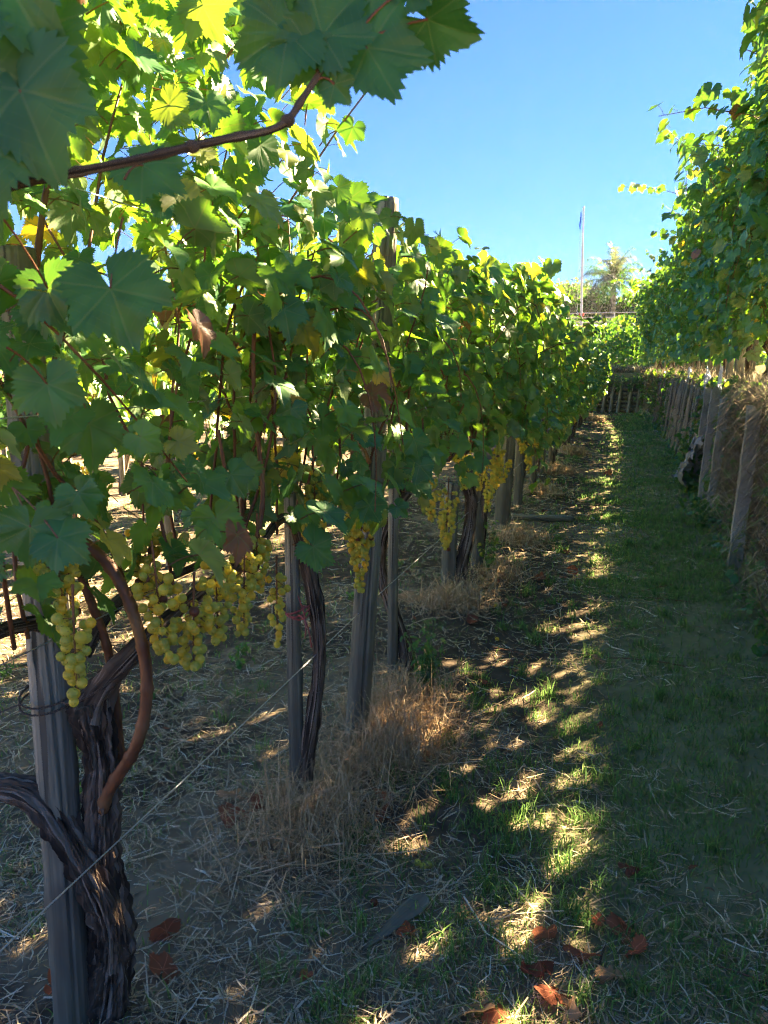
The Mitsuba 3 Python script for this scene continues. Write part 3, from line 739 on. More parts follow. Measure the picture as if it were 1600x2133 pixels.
# --- right row on the terrace
ys = [2.0 + 1.07 * k for k in range(21)]
for k, y in enumerate(ys):
    x = 1.28 - .5 * float(sstep(17, 25, y))
    seen = y > 5.0
    g = R(900 + k)
    zb = gz(x, y)
    lod = 2 if (y > 9 or not seen) else 1
    kk = k - 3
    lab = (f'{ORD[kk]} grapevine from the front of the tall right row on the bank' if seen and kk < 9 else f'{ORD[20 - k]} grapevine from the far end of the tall right row' if seen else f'{ORD[k]} grapevine of the right row, out of frame beside the camera')
    bl = [dict(top=(x - .12 + g.normal(0, .1), y + g.uniform(-.4, .4), 1.98 + g.uniform(-.1, .12)), near=False, length=.17, width=.05, n=36) for _ in range(3 if seen and y < 12 else 0)]
    vine('grapevine', lab, 'vines of the right row on the bank', (x, y, zb), 1.88 if 4.5 < y < 6.5 else 1.66 if y < 4.5 else 1.76, 3.70 + g.normal(0, .10), Yd, Xd, 600 + k, lod, (300 if y < 14 else 150) if seen else 0, shoots=15, half=.46,
         fill_top=0 if seen else 300, fill_lo=.05 if 4.5 < y < 6.5 else -.08, extra_fill=(320 if y > 6.5 else 240) if seen else 280, hang=24, tints='right', trunk_sides=10, bunches=bl, out_bias=-.35, leaf_s=(.065, .118), flop=.12)  # out-of-frame crowns filled out and hung low to shade the foreground
    if seen:
        stake('vine_stake', f'grey stake of the {ORD[kk]} vine from the front of the right row' if kk < 9 else f'grey stake of the {ORD[20 - k]} vine from the far end of the right row', 'stake',
              (x - .10, y + .10, zb), (x - .06, y + .1, zb + .85), .024, 12, 950 + k, group='stakes of the right row', n=14)
TR = 'tall right row'
leafy_shoot('grapevine_shoot', None, None, [(.85, 14.2, 4.05), (.55, 14.1, 4.22), (.15, 14.0, 4.30), (-.30, 13.9, 4.32)], .006, 13, 511, az=PI / 2, size=(.085, .12), tints='lit', attach=[k for k in labels if labels[k].get('group') == 'vines of the right row on the bank'][11])
rk = [k for k in labels if labels[k].get('group') == 'vines of the right row on the bank']
leafy_shoot(None, None, None, [(1.02, 7.3, 3.3), (.93, 7.4, 3.7), (.95, 7.5, 4.05), (.99, 7.5, 4.32)], .006, 14, 512, az=PI, size=(.07, .105), tints='lit', attach=rk[5])
leafy_shoot(None, None, None, [(.95, 9.6, 3.5), (.84, 9.7, 3.75), (.78, 9.7, 3.98)], .005, 9, 513, az=PI, size=(.07, .10), attach=rk[7])
leafy_shoot(None, None, None, [(.80, 13.0, 3.6), (.70, 13.0, 4.0), (.66, 13.0, 4.4), (.60, 13.0, 4.62)], .005, 11, 514, az=PI, size=(.08, .11), attach=rk[10])

# --- rows on the terraces beyond the end of the lane
for k in range(7):
    x = -2.6 + 1.05 * k
    g = R(1300 + k)
    vine('grapevine', f'{ORD[k]} grapevine from the left on the terrace above the end wall', 'vines above the end wall', (x, 25.9 + .1 * k, 1.17), 1.50, 2.62 + g.normal(0, .08), Xd, -Yd, 1310 + k, 2, 110, shoots=12, half=.45, extra_fill=280, fill_lo=-.24, hang=18, tints='right', trunk_sides=7, span=.58, out_bias=.4)
    vine('grapevine', f'{ORD[k]} grapevine from the left on the upper terrace below the railing', 'vines of the upper terrace', (x + .3, 29.6 + .1 * k, 2.17), 2.42, 2.62 + .42 * max(0, k - 1) + g.normal(0, .06), Xd, -Yd, 1340 + k, 2, 90, shoots=12, half=.5, extra_fill=200, fill_lo=-.4, hang=10, tints='left', trunk_sides=7, span=.58, no_trunk=True)

# --- end retaining wall: raking posts with logs behind
W = thing('retaining_wall', 'low log retaining wall with raking posts across the end of the lane', 'retaining wall')
for k, (xb, xt, zt) in enumerate([(-1.32, -1.26, 1.02), (-1.08, -1.02, 1.08), (-.87, -.80, 1.05), (-.65, -.56, 1.12), (-.43, -.37, .88), (-.22, -.12, 1.12), (.09, .16, .98), (.34, .42, 1.05)]):
    t = tube(np.array([(xb, 24.50, -.05), ((xb + xt) / 2, 24.58, zt / 2), (xt, 24.68, zt)]), [.055, .048], 10)
    part(W, 'post', mikit.ply(t[:2], 'weathered_wood_material', smooth=True, uv=t[2]))
for r_ in range(6):
    x = -1.5
    g = R(40 + r_)
    while x < .6:
        L = g.uniform(.5, 1.1)
        z = .08 + .125 * r_
        t = tube(np.array([(x, 24.66 + .018 * r_, z + g.normal(0, .008)), (min(x + L, .75), 24.66 + .018 * r_, z + g.normal(0, .01))]), [g.uniform(.05, .062), g.uniform(.05, .06)], 9)
        part(W, 'log', mikit.ply(t[:2], 'weathered_wood_material', smooth=35, uv=None), )
        x += L + .01

# --- bank stakes and concrete posts
BS = [(20.2, .70, .86, 19.9, 1.12), (19.0, .74, .88, 18.7, 1.10), (17.6, .80, .93, 17.4, 1.14), (16.7, .82, .95, 16.6, 1.18), (15.9, .82, .95, 15.6, 1.18), (15.0, .84, .96, 14.8, 1.2), (14.0, .85, .97, 13.8, 1.2), (13.3, .85, .97, 13.2, 1.21), (12.5, .86, .97, 12.2, 1.22), (11.7, .86, .98, 11.5, 1.24), (10.9, .87, .98, 10.7, 1.2)]
g = R(1399)
for y in (19.6, 18.3, 17.1, 16.3, 15.5, 14.6, 13.65, 12.9, 12.1, 11.3):
    BS.append((y, .86 - .5 * float(sstep(17, 25, y)), .97 - .5 * float(sstep(17, 25, y)), y - g.uniform(.0, .35), g.uniform(.95, 1.28)))
BS.sort(reverse=True)
for k, (y, xb, xt, yt, zt) in enumerate(BS):
    stake('bank_stake', f'{ORD[len(BS) - 1 - k]} leaning grey stake along the right bank, counting from the concrete posts', 'stake', (xb - .03, y, 0), (xt - .04 + .02 * math.sin(k * 5.1), yt, zt + .05 * math.sin(k * 3.7)), .031 + .010 * math.sin(k * 2.3), 12, 1400 + k, group='stakes along the right bank', n=12)
def concrete_post(label, base, top, w, d, seed, broken=.05):
    n = 26
    g = R(seed)
    path = np.linspace(np.asarray(base) - [0, 0, .1], top, n)
    pr = np.array([(-w, -d), (0, -d), (w, -d), (w, 0), (w, d), (0, d), (-w, d), (-w, 0)]) * np.array([1, 1])
    ch = .9
    pr[[0, 2, 4, 6]] *= ch
    v = np.array([[q[0] + a, q[1] + c, q[2]] for q in path for a, c in pr])
    v += (meshkit.noise(v * 22, seed)[:, None] - .5) * .012 + (meshkit.noise(v * 6, seed + 1)[:, None] - .5) * .016
    v[-8:, 2] += g.uniform(-broken, broken, 8)
    i, j = np.meshgrid(np.arange(n - 1), np.arange(8), indexing='ij')
    qd = np.stack([i * 8 + j, i * 8 + (j + 1) % 8, (i + 1) * 8 + (j + 1) % 8, (i + 1) * 8 + j], -1).reshape(-1, 4)
    f = np.vstack([qd[:, :3], qd[:, [0, 2, 3]], [[(n - 1) * 8, (n - 1) * 8 + a, (n - 1) * 8 + a + 1] for a in range(1, 7)]])
    key = numbered('concrete_post')
    put(key, mikit.ply((v, f), 'concrete_material', smooth=40))
    labels[key] = {'label': label, 'category': 'post'}
concrete_post('tall grey concrete post with a bright edge in front of the dry grass bank', (.83, 6.0, 0), (.88, 6.06, 1.15), .05, .045, 61)
concrete_post('pale broken concrete post with stepped top, right of its neighbour', (.85, 8.05, .0), (.93, 8.2, 1.14), .048, .035, 62)
concrete_post('pale broken concrete post left of the stepped one, wire round its top', (.83, 8.75, .0), (.91, 8.9, 1.22), .048, .035, 63)
concrete_post('narrow concrete post behind the two broken ones', (.83, 9.6, .0), (.90, 9.65, 1.18), .04, .035, 64)
stake('trellis_post', 'thick weathered post on the terrace behind the broken concrete posts', 'post', (1.16, 9.3, 1.1), (1.17, 9.3, 2.2), .05, 18, 71)
stake('trellis_post', 'dark weathered post leaning beside the thick one on the terrace', 'post', (1.14, 9.9, 1.1), (1.15, 9.9, 2.0), .04, 18, 72)

# plastic sheets
def sheet(name, label, corners, nu, nv, amp, seed, bsdf):
    c = np.asarray(corners, float)
    u, v = np.meshgrid(np.linspace(0, 1, nu), np.linspace(0, 1, nv), indexing='ij')
    p = ((1 - u) * (1 - v))[..., None] * c[0] + (u * (1 - v))[..., None] * c[1] + (u * v)[..., None] * c[2] + ((1 - u) * v)[..., None] * c[3]
    q = np.stack([u * 4 + seed, v * 4, u * 0], -1)
    for k in range(3): p[..., k] += amp * (meshkit.fbm(q * (1.2 + .4 * k) + 7 * k, 3, seed + k) - .5) * 2
    i, j = np.meshgrid(np.arange(nu - 1), np.arange(nv - 1), indexing='ij')
    qd = np.stack([i * nv + j, (i + 1) * nv + j, (i + 1) * nv + j + 1, i * nv + j + 1], -1).reshape(-1, 4)
    keep = meshkit.noise(np.stack([u, v, u * 0], -1)[:-1, :-1].reshape(-1, 3) * 7, seed + 8) > .18
    key = numbered(name)
    qd = qd[keep]
    put(key, mikit.ply((p.reshape(-1, 3), np.vstack([qd[:, :3], qd[:, [0, 2, 3]]])), bsdf, smooth=True))
    labels[key] = {'label': label, 'category': 'plastic sheet'}
sheet('plastic_sheet', 'white plastic scrap knotted over the middle of the bank stakes', [(.93, 13.2, 1.18), (.95, 13.6, 1.2), (.97, 13.6, 1.42), (.95, 13.3, 1.40)], 9, 9, .07, 3, 'plastic_sheet_material')
sheet('plastic_sheet', 'white plastic scrap hanging over the stake nearest the concrete posts', [(.93, 10.3, 1.15), (.97, 10.9, 1.12), (1.0, 10.9, 1.42), (.97, 10.4, 1.40)], 12, 10, .08, 5, 'plastic_sheet_material')
sheet('plastic_sheet', 'long white plastic strip hanging beside the broken concrete post', [(.96, 9.15, .95), (.98, 9.3, .92), (1.0, 9.35, 1.48), (.97, 9.1, 1.44)], 8, 14, .05, 9, 'plastic_sheet_material')
sheet('plastic_sheet', 'crumpled grey sheet sliding down the bank below the concrete posts', [(.66, 9.3, .10), (.66, 10.1, .12), (.84, 9.9, .62), (.84, 9.1, .70)], 22, 22, .12, 13, 'grey_sheet_material')

# --- railing and mast on the upper level
GU = 3.07
F = thing('railing', 'pale pipe railing behind the vines at the end of the lane', 'railing')
for z in (3.88, 3.66, 3.44):
    t = tube(np.array([(-9.0, 40, z), (2.5, 40, z)]), [.02, .02], 6); part(F, 'rail', mikit.ply(t[:2], 'mast_material', smooth=True))
for x in np.arange(-8.5, 2.6, 1.55):
    t = tube(np.array([(x, 40.06, GU - .1), (x, 40.06, 3.9)]), [.022, .022], 6); part(F, 'post', mikit.ply(t[:2], 'mast_material', smooth=True))
M = thing('flag_mast', 'tall thin pale flag mast rising behind the railing', 'mast')
t = tube(np.array([(-2.28, 39.8, GU - .1), (-2.35, 39.8, 5.2), (-2.40, 39.8, 7.0)]), [.06, .055, .05], 12); part(M, 'pole', mikit.ply(t[:2], 'mast_material', smooth=True))
t = tube(np.array([(-2.40, 39.8, 7.0), (-2.43, 39.8, 8.72)]), [.042, .034], 12); part(M, 'pole', mikit.ply(t[:2], 'mast_material', smooth=True))
mm = trimesh.creation.icosphere(subdivisions=2, radius=.055); mm.apply_translation((-2.43, 39.8, 8.75)); part(M, 'cap', mikit.ply(mm, 'mast_material', smooth=True))
mm = trimesh.creation.box((.22, .18, .14)); mm.apply_translation((-2.29, 39.85, 3.80)); part(M, 'bracket', mikit.ply(mm, 'red_paint_material'))
t = tube(np.array([(-2.50, 39.75, 3.8), (-2.54, 39.75, 8.6)]), [.008, .008], 4); part(M, 'halyard', mikit.ply(t[:2], 'white_paint_material', smooth=True))
fl = tube(spline([(-2.53, 39.75, 7.75), (-2.555, 39.75, 8.0), (-2.535, 39.75, 8.35), (-2.54, 39.75, 8.55)], 18), [.015, .036, .034, .03, .015], 9, rough=lambda a, s, k: 1 + .3 * np.sin(a * 3 + s * 9), seed=1)
put('flag', mikit.ply(fl[:2], 'blue_cloth_material', smooth=True)); labels['flag'] = {'label': 'blue flag hanging furled near the top of the pale mast', 'category': 'flag'}

# --- trees far behind
def leaf_cloud(g, centre, rad, n, size, lod_bias=0):
    """Leaf sprays spread over clumps of an uneven crown: v, f, uv."""
    nc = max(8, n // 60)
    cl = unit(g.normal(size=(nc, 3))) * (g.uniform(.35, 1.0, (nc, 1)) ** .6) * rad
    cl[:, 2] = np.abs(cl[:, 2]) * g.choice([1, 1, 1, -.5], nc)
    p = cl[g.integers(nc, size=n)] + g.normal(size=(n, 3)) * np.asarray(rad) * .17 + centre
    d = unit(g.normal(size=(n, 3)) + [0, 0, .25]); w = unit(np.cross(d, g.normal(size=(n, 3))))
    L = size * g.uniform(.6, 1.4, (n, 1)); wd = L * .34
    v = np.stack([p - d * L * .5, p + w * wd, p + d * L * .5, p - w * wd], 1).reshape(-1, 3)
    k = np.arange(n)[:, None] * 4
    return v, np.vstack([k + [0, 1, 2], k + [0, 2, 3]]), cl + centre
def tree(name, label, x, y, h, rad, seed, tints, n=2600, size=.26):
    g = R(seed)
    key = thing(name, label, 'tree', 'trees behind the railing')
    base = np.array([x, y, GU]); c = base + [0, 0, h - rad[2] * .95]
    v, f, cl = leaf_cloud(g, c, np.asarray(rad), n, size)
    a = Acc(); a.add(*tube(spline([base - [0, 0, .1], base * .5 + c * .5 + g.normal(0, .1, 3), c], 8), [.17, .11, .06], 8))
    part(key, 'trunk', a.ply('bark_material', smooth=True))
    for q in cl[:7]:
        t = tube(spline([c * .7 + base * .3, (c + q) / 2 + [0, 0, -.1], q], 6), [.07, .045, .02], 5); part(key, 'limb', mikit.ply(t[:2], 'bark_material', smooth=True, uv=t[2]))
    tint = g.choice(tints, size=n)
    uv = np.repeat(np.stack([tint * 4 + 2 + .4, np.full(n, 2.3)], 1), 4, 0)
    part(key, 'crown', mikit.ply((v, f), 'leaf_material', smooth=False, uv=uv), kind='stuff')
tree('olive_tree', 'grey-green olive tree just left of the pale mast', -5.2, 60, 3.7, (2.1, 1.8, 1.7), 1, [7, 7, 0, 1], 5200)
tree('olive_tree', 'dense grey olive tree between the mast and the tall palm', -2.4, 61, 3.4, (1.7, 1.8, 1.6), 2, [7, 7, 0, 1], 4200)
tree('olive_tree', 'low grey tree just right of the palm trunk', .5, 62, 3.3, (1.5, 1.8, 1.5), 3, [7, 0, 1], 3600)
tree('broadleaf_tree', 'lit green tree at the edge of the tall right row', 2.2, 60, 4.0, (1.8, 1.8, 1.9), 4, [0, 1, 7, 3], 4600)
tree('broadleaf_tree', 'dull green tree behind the small palm at the left row', -8.6, 62, 3.6, (2.2, 1.9, 1.7), 5, [7, 1, 3], 4200)
tree('broadleaf_tree', 'tree with yellow-green top standing behind the first olive tree', -4.4, 66, 4.6, (1.9, 1.7, 1.7), 6, [1, 3, 7], 3800)
for k in range(12):      # low hedge that closes the ground line behind the railing
    g = R(1700 + k)
    key = thing('hedge_bush', f'{ORD[k]} dark bush from the left in the hedge behind the railing', 'bush', 'dark bushes behind the railing')
    v, f, cl = leaf_cloud(g, np.array([-9.6 + 1.15 * k, 47 + g.normal(0, .3), GU + .25]), np.array([.9, .8, .75]), 900, .16)
    part(key, 'foliage', mikit.ply((v, f), 'leaf_material', uv=np.repeat(np.stack([g.choice([0, 1, 7], size=900) * 4 + 2.4, np.full(900, 2.3)], 1), 4, 0)), kind='stuff')
    t = tube(np.array([(-9.6 + 1.15 * k, 47, GU - .1), (-9.6 + 1.15 * k, 47, GU + .5)]), [.05, .03], 6); part(key, 'stem', mikit.ply(t[:2], 'bark_material', smooth=True))

def palm(label, x, y, zt, seed, nf, L):
    g = R(seed)
    key = thing('palm_tree', label, 'palm')
    top = np.array([x, y, zt])
    t = tube(spline([(x + .08, y, GU - .1), (x + .03, y, (GU + zt) / 2), top], 40), [.26, .24, .22, .21, .20, .17], 14, rough=lambda a, s, k: 1 + .05 * np.sin(s * 22), seed=0)
    part(key, 'trunk', mikit.ply(t[:2], 'palm_trunk_material', smooth=True))
    for k in range(nf):
        el = math.radians(80 - 92 * (k / nf) ** 1.15 + g.normal(0, 6)); az = k * 2.39996 + g.normal(0, .15)
        out = np.array([math.cos(az), math.sin(az), 0])
        p, d, pts = top + [0, 0, .05], out * math.cos(el) + np.array([0, 0, math.sin(el)]), []
        LL = L * g.uniform(.85, 1.1)
        for q in range(18):
            pts.append(p); p = p + d * LL / 17; d = unit(d - np.array([0, 0, .135 * (.35 + q / 17) ]))
        pts = np.array(pts)
        a = Acc(); a.add(*tube(pts, [.035, .02, .006], 4, cap=False), )
        tn = np.gradient(pts, axis=0)
        for q in np.linspace(2.2, 16.8, 44):
            c = np.array([np.interp(q, np.arange(18), pts[:, m]) for m in range(3)]); tt = unit(np.array([np.interp(q, np.arange(18), tn[:, m]) for m in range(3)]))
            s = unit(np.cross(tt, [0, 0, 1.0])); up = np.cross(s, tt)
            for sg in (-1, 1):
                ll = .62 * math.sin(PI * min(1, (q - 1) / 17)) ** .5 * g.uniform(.8, 1.15) * L / 2.4
                e = unit(s * sg * .8 + tt * .55 + up * g.normal(.05, .4) - [0, 0, .12])
                w = unit(np.cross(e, up)) * .024
                mid = c + e * ll * .5; tip = c + e * ll * .92 - [0, 0, .33 * ll]
                a.add(np.array([c - w, c + w, mid + w * .9, mid - w * .9, tip]), np.array([[0, 1, 2], [0, 2, 3], [3, 2, 4]]))
        v, f = a.mesh()
        tint = g.choice([0, 7, 1])
        part(key, 'frond', mikit.ply((v, f), 'leaf_material', smooth=False, uv=np.tile([[tint * 4 + 2.4, 2.3]], (len(v), 1))))
palm('tall feathery palm right of the pale mast', -1.32, 60, 7.15, 31, 30, 2.75)
palm('smaller palm whose crown shows just over the left row', -7.75, 58, 5.55, 32, 30, 2.0)

# ------------------------------------------------------------------ grass, straw, weeds, fallen things
def blades(g, base, length, width, lean, bend, col, az=None):
    """Curved tapering blades: 3 triangles each."""
    n = len(base)
    az = g.uniform(0, 2 * PI, n) if az is None else az
    out = np.stack([np.cos(az), np.sin(az), np.zeros(n)], 1)
    w = np.stack([-np.sin(az + g.normal(0, .6, n)), np.cos(az + g.normal(0, .6, n)), np.zeros(n)], 1) * (width * .5)[:, None]
    up = np.array([0, 0, 1.0])
    l1 = lean[:, None]; l2 = (lean + bend)[:, None]
    mid = base + (out * np.sin(l1) + up * np.cos(l1)) * (length * .55)[:, None]
    tip = mid + (out * np.sin(l2) + up * np.cos(l2)) * (length * .5)[:, None]
    v = np.stack([base - w, base + w, mid + w * .8, mid - w * .8, tip], 1).reshape(-1, 3)
    k = np.arange(n)[:, None] * 5
    f = np.vstack([k + [0, 1, 2], k + [0, 2, 3], k + [3, 2, 4]])
    uv = np.stack([np.repeat(col, 5), np.tile([0, 0, .6, .6, 1.0], n)], 1)
    return v, f, uv

def straws(g, p, length, width, col, tilt=.18, az=None):
    """Dry stalks lying on the ground, slightly bent: 4 triangles each."""
    n = len(p)
    az = g.uniform(0, 2 * PI, n) if az is None else az
    b = az + g.normal(0, .35, n)
    e = g.normal(0, tilt, n)
    d1 = np.stack([np.cos(az), np.sin(az), np.sin(e)], 1) * (length * .5)[:, None]
    d2 = np.stack([np.cos(b), np.sin(b), -np.sin(e) * g.uniform(-.3, 1, n)], 1) * (length * .5)[:, None]
    w = np.stack([-np.sin(az), np.cos(az), g.normal(0, .4, n)], 1) * (width * .5)[:, None]
    a = p - d1; c = p + d2
    v = np.stack([a - w * .8, a + w * .8, p + w, p - w, c + w * .6, c - w * .6], 1).reshape(-1, 3)
    k = np.arange(n)[:, None] * 6
    f = np.vstack([k + [0, 1, 2], k + [0, 2, 3], k + [3, 2, 4], k + [3, 4, 5]])
    return v, f, np.stack([np.repeat(col, 6), np.tile([.4, .4, .8, .8, 1, 1], n)], 1)

def field(g, n, ymin, ymax, xmin, xmax, power):
    """Random spots, denser near the front: y from a power law."""
    u = g.uniform(0, 1, n)
    a = 1 - power
    y = (ymin ** a + u * (ymax ** a - ymin ** a)) ** (1 / a)
    return np.stack([g.uniform(xmin, xmax, n), y], 1)

def n2(x, y, s, seed): return meshkit.noise(np.stack([x * s, y * s, x * 0], -1), seed)

def on_ground(xy, dz=0.0):
    return np.c_[xy, ground_h(xy[:, 0], xy[:, 1]) + dz]

def lane_green(x, y):
    """How green the lane is at a spot, 0 to 1."""
    m = sstep(-.55, .30, x + .5 * (n2(x, y, 1.7, 3) - .5)) * (1 - .6 * sstep(.62, .85, x))
    near = sstep(1.2, 5.5, y)
    patch = sstep(.42, .62, n2(x, y, 2.3, 7))
    return np.clip(m * (.55 + .45 * near) * (.35 + .75 * patch) + .30 * patch * sstep(.5, .7, n2(x, y, 4.0, 9)), 0, 1)

g = R(5001)
# straw over the whole vineyard floor
acc = Acc()
for n, y0, y1, x0, x1, pw in [(30000, .9, 5.0, -1.9, .95, 1.9), (12000, 5.0, 24.4, -1.7, .9, 1.9), (24000, 1.4, 10.0, -5.2, -1.6, 1.6)]:
    xy = field(g, n, y0, y1, x0, x1, pw)
    keep = g.uniform(size=n) < np.clip(.30 + .9 * sstep(.30, .66, n2(xy[:, 0], xy[:, 1], 2.6, 21)) - .55 * lane_green(xy[:, 0], xy[:, 1]), .06, 1)
    xy = xy[keep]; m = len(xy)
    dd = np.hypot(xy[:, 0], xy[:, 1])
    acc.add(*straws(g, on_ground(xy, g.uniform(.002, .022, m)), g.lognormal(math.log(.055), .55, m).clip(.015, .24), np.maximum(g.lognormal(math.log(.0026), .35, m), .0011 * dd), g.uniform(0, 1, m)))
put('straw_litter', acc.ply('straw_material')); labels['straw_litter'] = {'label': 'dry cut straw strewn over the vineyard floor', 'category': 'straw', 'kind': 'stuff'}

# green grass
acc = Acc()
for n, y0, y1, x0, x1, pw in [(64000, .95, 5.0, -1.2, .95, 1.5), (60000, 5.0, 24.5, -1.2, .9, 1.5), (42000, 1.4, 10.0, -5.2, -1.2, 1.5)]:
    xy = field(g, n, y0, y1, x0, x1, pw)
    gg = lane_green(xy[:, 0], xy[:, 1])
    keep = g.uniform(size=n) < np.clip(gg * 1.1 + .05 + .22 * (xy[:, 0] < -1.3), 0, 1)
    xy = xy[keep]; m = len(xy); gg = gg[keep]
    cl = n2(xy[:, 0], xy[:, 1], 9, 31)
    dd = np.hypot(xy[:, 0], xy[:, 1])
    L = g.uniform(.018, .05, m) * (.6 + .9 * cl) * (1 + .3 * sstep(4, 9, xy[:, 1]))
    acc.add(*blades(g, on_ground(xy, -.003), L, np.maximum(g.uniform(.002, .0042, m), .0012 * dd), g.uniform(.1, .9, m), g.uniform(.1, 1.0, m), np.clip(g.normal(.38, .25, m), 0, .99)))
# distinct tufts of longer blades
tufts = np.vstack([field(g, 320, 1.2, 7.0, -.75, .85, 1.3), field(g, 40, 1.6, 7, -3.0, -1.2, 1.3), [(-.32, 2.68), (-.27, 2.74), (-.38, 2.62), (-.42, 4.11), (-.36, 4.2), (-.25, 3.7), (-.33, 2.05), (-.30, 1.98), (-.42, 2.25)]])
for k, (x, y) in enumerate(tufts):
    m = int(g.integers(14, 42))
    q = np.array([x, y]) + g.normal(0, .022, (m, 2))
    L = g.uniform(.035, .10, m)
    acc.add(*blades(g, on_ground(q, -.004), L, np.maximum(g.uniform(.0025, .005, m), .0012 * y), np.abs(g.normal(.35, .25, m)), g.uniform(.2, 1.2, m), np.clip(g.normal(.35, .22, m), 0, .99)))
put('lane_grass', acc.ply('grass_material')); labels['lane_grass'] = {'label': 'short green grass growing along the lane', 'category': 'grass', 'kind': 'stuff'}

# dry grass on the bank: a hanging mass, beyond the single clumps
def hanging(g, xy, L, col, wd):
    m = len(xy)
    return blades(g, on_ground(xy, -.01), L, wd, g.uniform(.5, 1.3, m), g.uniform(.8, 1.7, m), col, az=PI + g.normal(0, .7, m))
acc = Acc()
xy = field(g, 8000, 2.4, 24.0, .86, 1.16, 1.35)
xy[:, 0] += bank_line(xy[:, 1]) - .86
dd = np.hypot(xy[:, 0], xy[:, 1]); m = len(xy)
acc.add(*hanging(g, xy, g.uniform(.06, .24, m), g.uniform(0, 1, m), np.maximum(g.uniform(.002, .006, m), .0014 * dd)))
xy = field(g, 9000, 2.4, 14.0, 1.1, 3.0, 1.3); m = len(xy); dd = np.hypot(xy[:, 0], xy[:, 1])
acc.add(*blades(g, on_ground(xy, -.01), g.uniform(.08, .26, m), np.maximum(g.uniform(.002, .004, m), .0009 * dd), g.uniform(.1, .9, m), g.uniform(.2, 1.2, m), g.uniform(0, 1, m)))
xy = field(g, 7000, 2.2, 24.0, .96, 1.14, 1.2)
xy[:, 0] += bank_line(xy[:, 1]) - .91
dd = np.hypot(xy[:, 0], xy[:, 1]); m = len(xy)
acc.add(*blades(g, on_ground(xy, -.01), g.uniform(.10, .30, m) * (.4 + n2(xy[:, 0], xy[:, 1], 1.6, 41)), np.maximum(g.uniform(.002, .004, m), .001 * dd), g.uniform(.05, .7, m), g.uniform(.2, 1.1, m), g.uniform(0, 1, m)))
xy = np.c_[g.uniform(-1.9, 1.0, 2600), g.uniform(24.92, 25.6, 2600)]
acc.add(*blades(g, on_ground(xy, -.01), g.uniform(.08, .34, 2600), np.full(2600, .018), g.uniform(.05, .9, 2600), g.uniform(.2, 1.1, 2600), g.uniform(0, 1, 2600)))
put('bank_grass', acc.ply('bank_grass_material')); labels['bank_grass'] = {'label': 'brown dry grass hanging down the right bank', 'category': 'dry grass', 'kind': 'stuff'}
for k, (x, y, n, L, lab) in enumerate([(1.02, 6.62, 560, .46, 'big brown mat of dry grass hanging just left of the tall concrete post'), (1.06, 5.55, 560, .46, 'brown mat of dry grass hanging right of the tall concrete post'),
                                       (1.0, 4.9, 480, .46, 'dry grass mat at the right edge of the frame below the post'), (1.02, 7.45, 460, .34, 'straw-coloured grass clump under the broken concrete posts')]):
    xy = np.stack([x + g.normal(0, .07, n), y + g.normal(0, .24, n)], 1)
    m = n
    key = numbered('dry_grass_clump')
    put(key, Acc().add(*hanging(g, xy, g.uniform(.25, 1.15, m) * L, g.uniform(0, 1, m), g.uniform(.004, .012, m))).ply('bank_grass_material'))
    labels[key] = {'label': lab, 'category': 'dry grass'}

# dry tufts round the feet of the stakes
for x, y, n, L, lab in [(-.88, 2.06, 900, .26, 'wide straw-coloured tuft in front of the dark upright stake'), (-.78, 2.62, 900, .30, 'orange-brown dry tuft right of the tall leaning post'),
                        (-.84, 2.98, 640, .24, 'dry tuft between the tall post and the thin split stake'),
                        (-.93, 4.45, 600, .22, 'bright straw tuft round the thick stub trunk'), (-.78, 5.20, 450, .19, 'sunlit dry tuft right of the slim stake behind the stub trunk'),
                        (-.78, 6.30, 450, .20, 'brown tuft at the foot of the stout pale post'), (-.82, 8.9, 420, .17, 'brown tuft past the fallen pole at the left row edge'),
                        (-.84, 10.6, 420, .18, 'dry tuft beside the dark stakes farther up the left row'), (-.78, 13.0, 420, .2, 'dry tuft near the far third of the left row'), (-.80, 20.5, 420, .2, 'sunlit dry tuft at the far end of the left row')]:
    xy = np.stack([x + g.normal(0, .095, n), y + g.normal(0, .14, n)], 1)
    key = numbered('dry_grass_tuft')
    put(key, Acc().add(*blades(g, on_ground(xy, -.005), g.uniform(.4, 1.1, n) * L, np.maximum(g.uniform(.0018, .0036, n), .0012 * y), np.abs(g.normal(.45, .45, n)), g.uniform(.2, 2.6, n), g.uniform(0, 1, n))).add(*straws(g, on_ground(np.stack([x + g.normal(0, .13, n // 2), y + g.normal(0, .17, n // 2)], 1), g.uniform(.005, .07, n // 2)), g.uniform(.08, .26, n // 2), np.maximum(g.uniform(.002, .0045, n // 2), .0012 * y), g.uniform(0, 1, n // 2), .45)).ply('dry_grass_material'))
    labels[key] = {'label': lab, 'category': 'dry grass'}

# small green weeds growing out of the bank
items = []
for k in range(4600):
    y = 4.2 + 19 * g.uniform() ** 1.4
    if meshkit.noise(np.array([y * .9, 3.0, 0])) < .42 and g.uniform() < .75: continue
    x = bank_line(y) + g.uniform(-.12, .20)
    items.append((2, int(g.integers(8)), int(g.choice([0, 0, 1, 3])), leaf_matrix((x - .03, y, gz(x, y) + g.uniform(-.02, .10)), PI + g.normal(0, 1.0), g.normal(-.2, .5), g.normal(0, .6), g.uniform(.018, .045) * (1 + y / 24))))
put('bank_weeds', leaf_merge(items)); labels['bank_weeds'] = {'label': 'small green weeds growing out of the right bank', 'category': 'weeds', 'kind': 'stuff'}

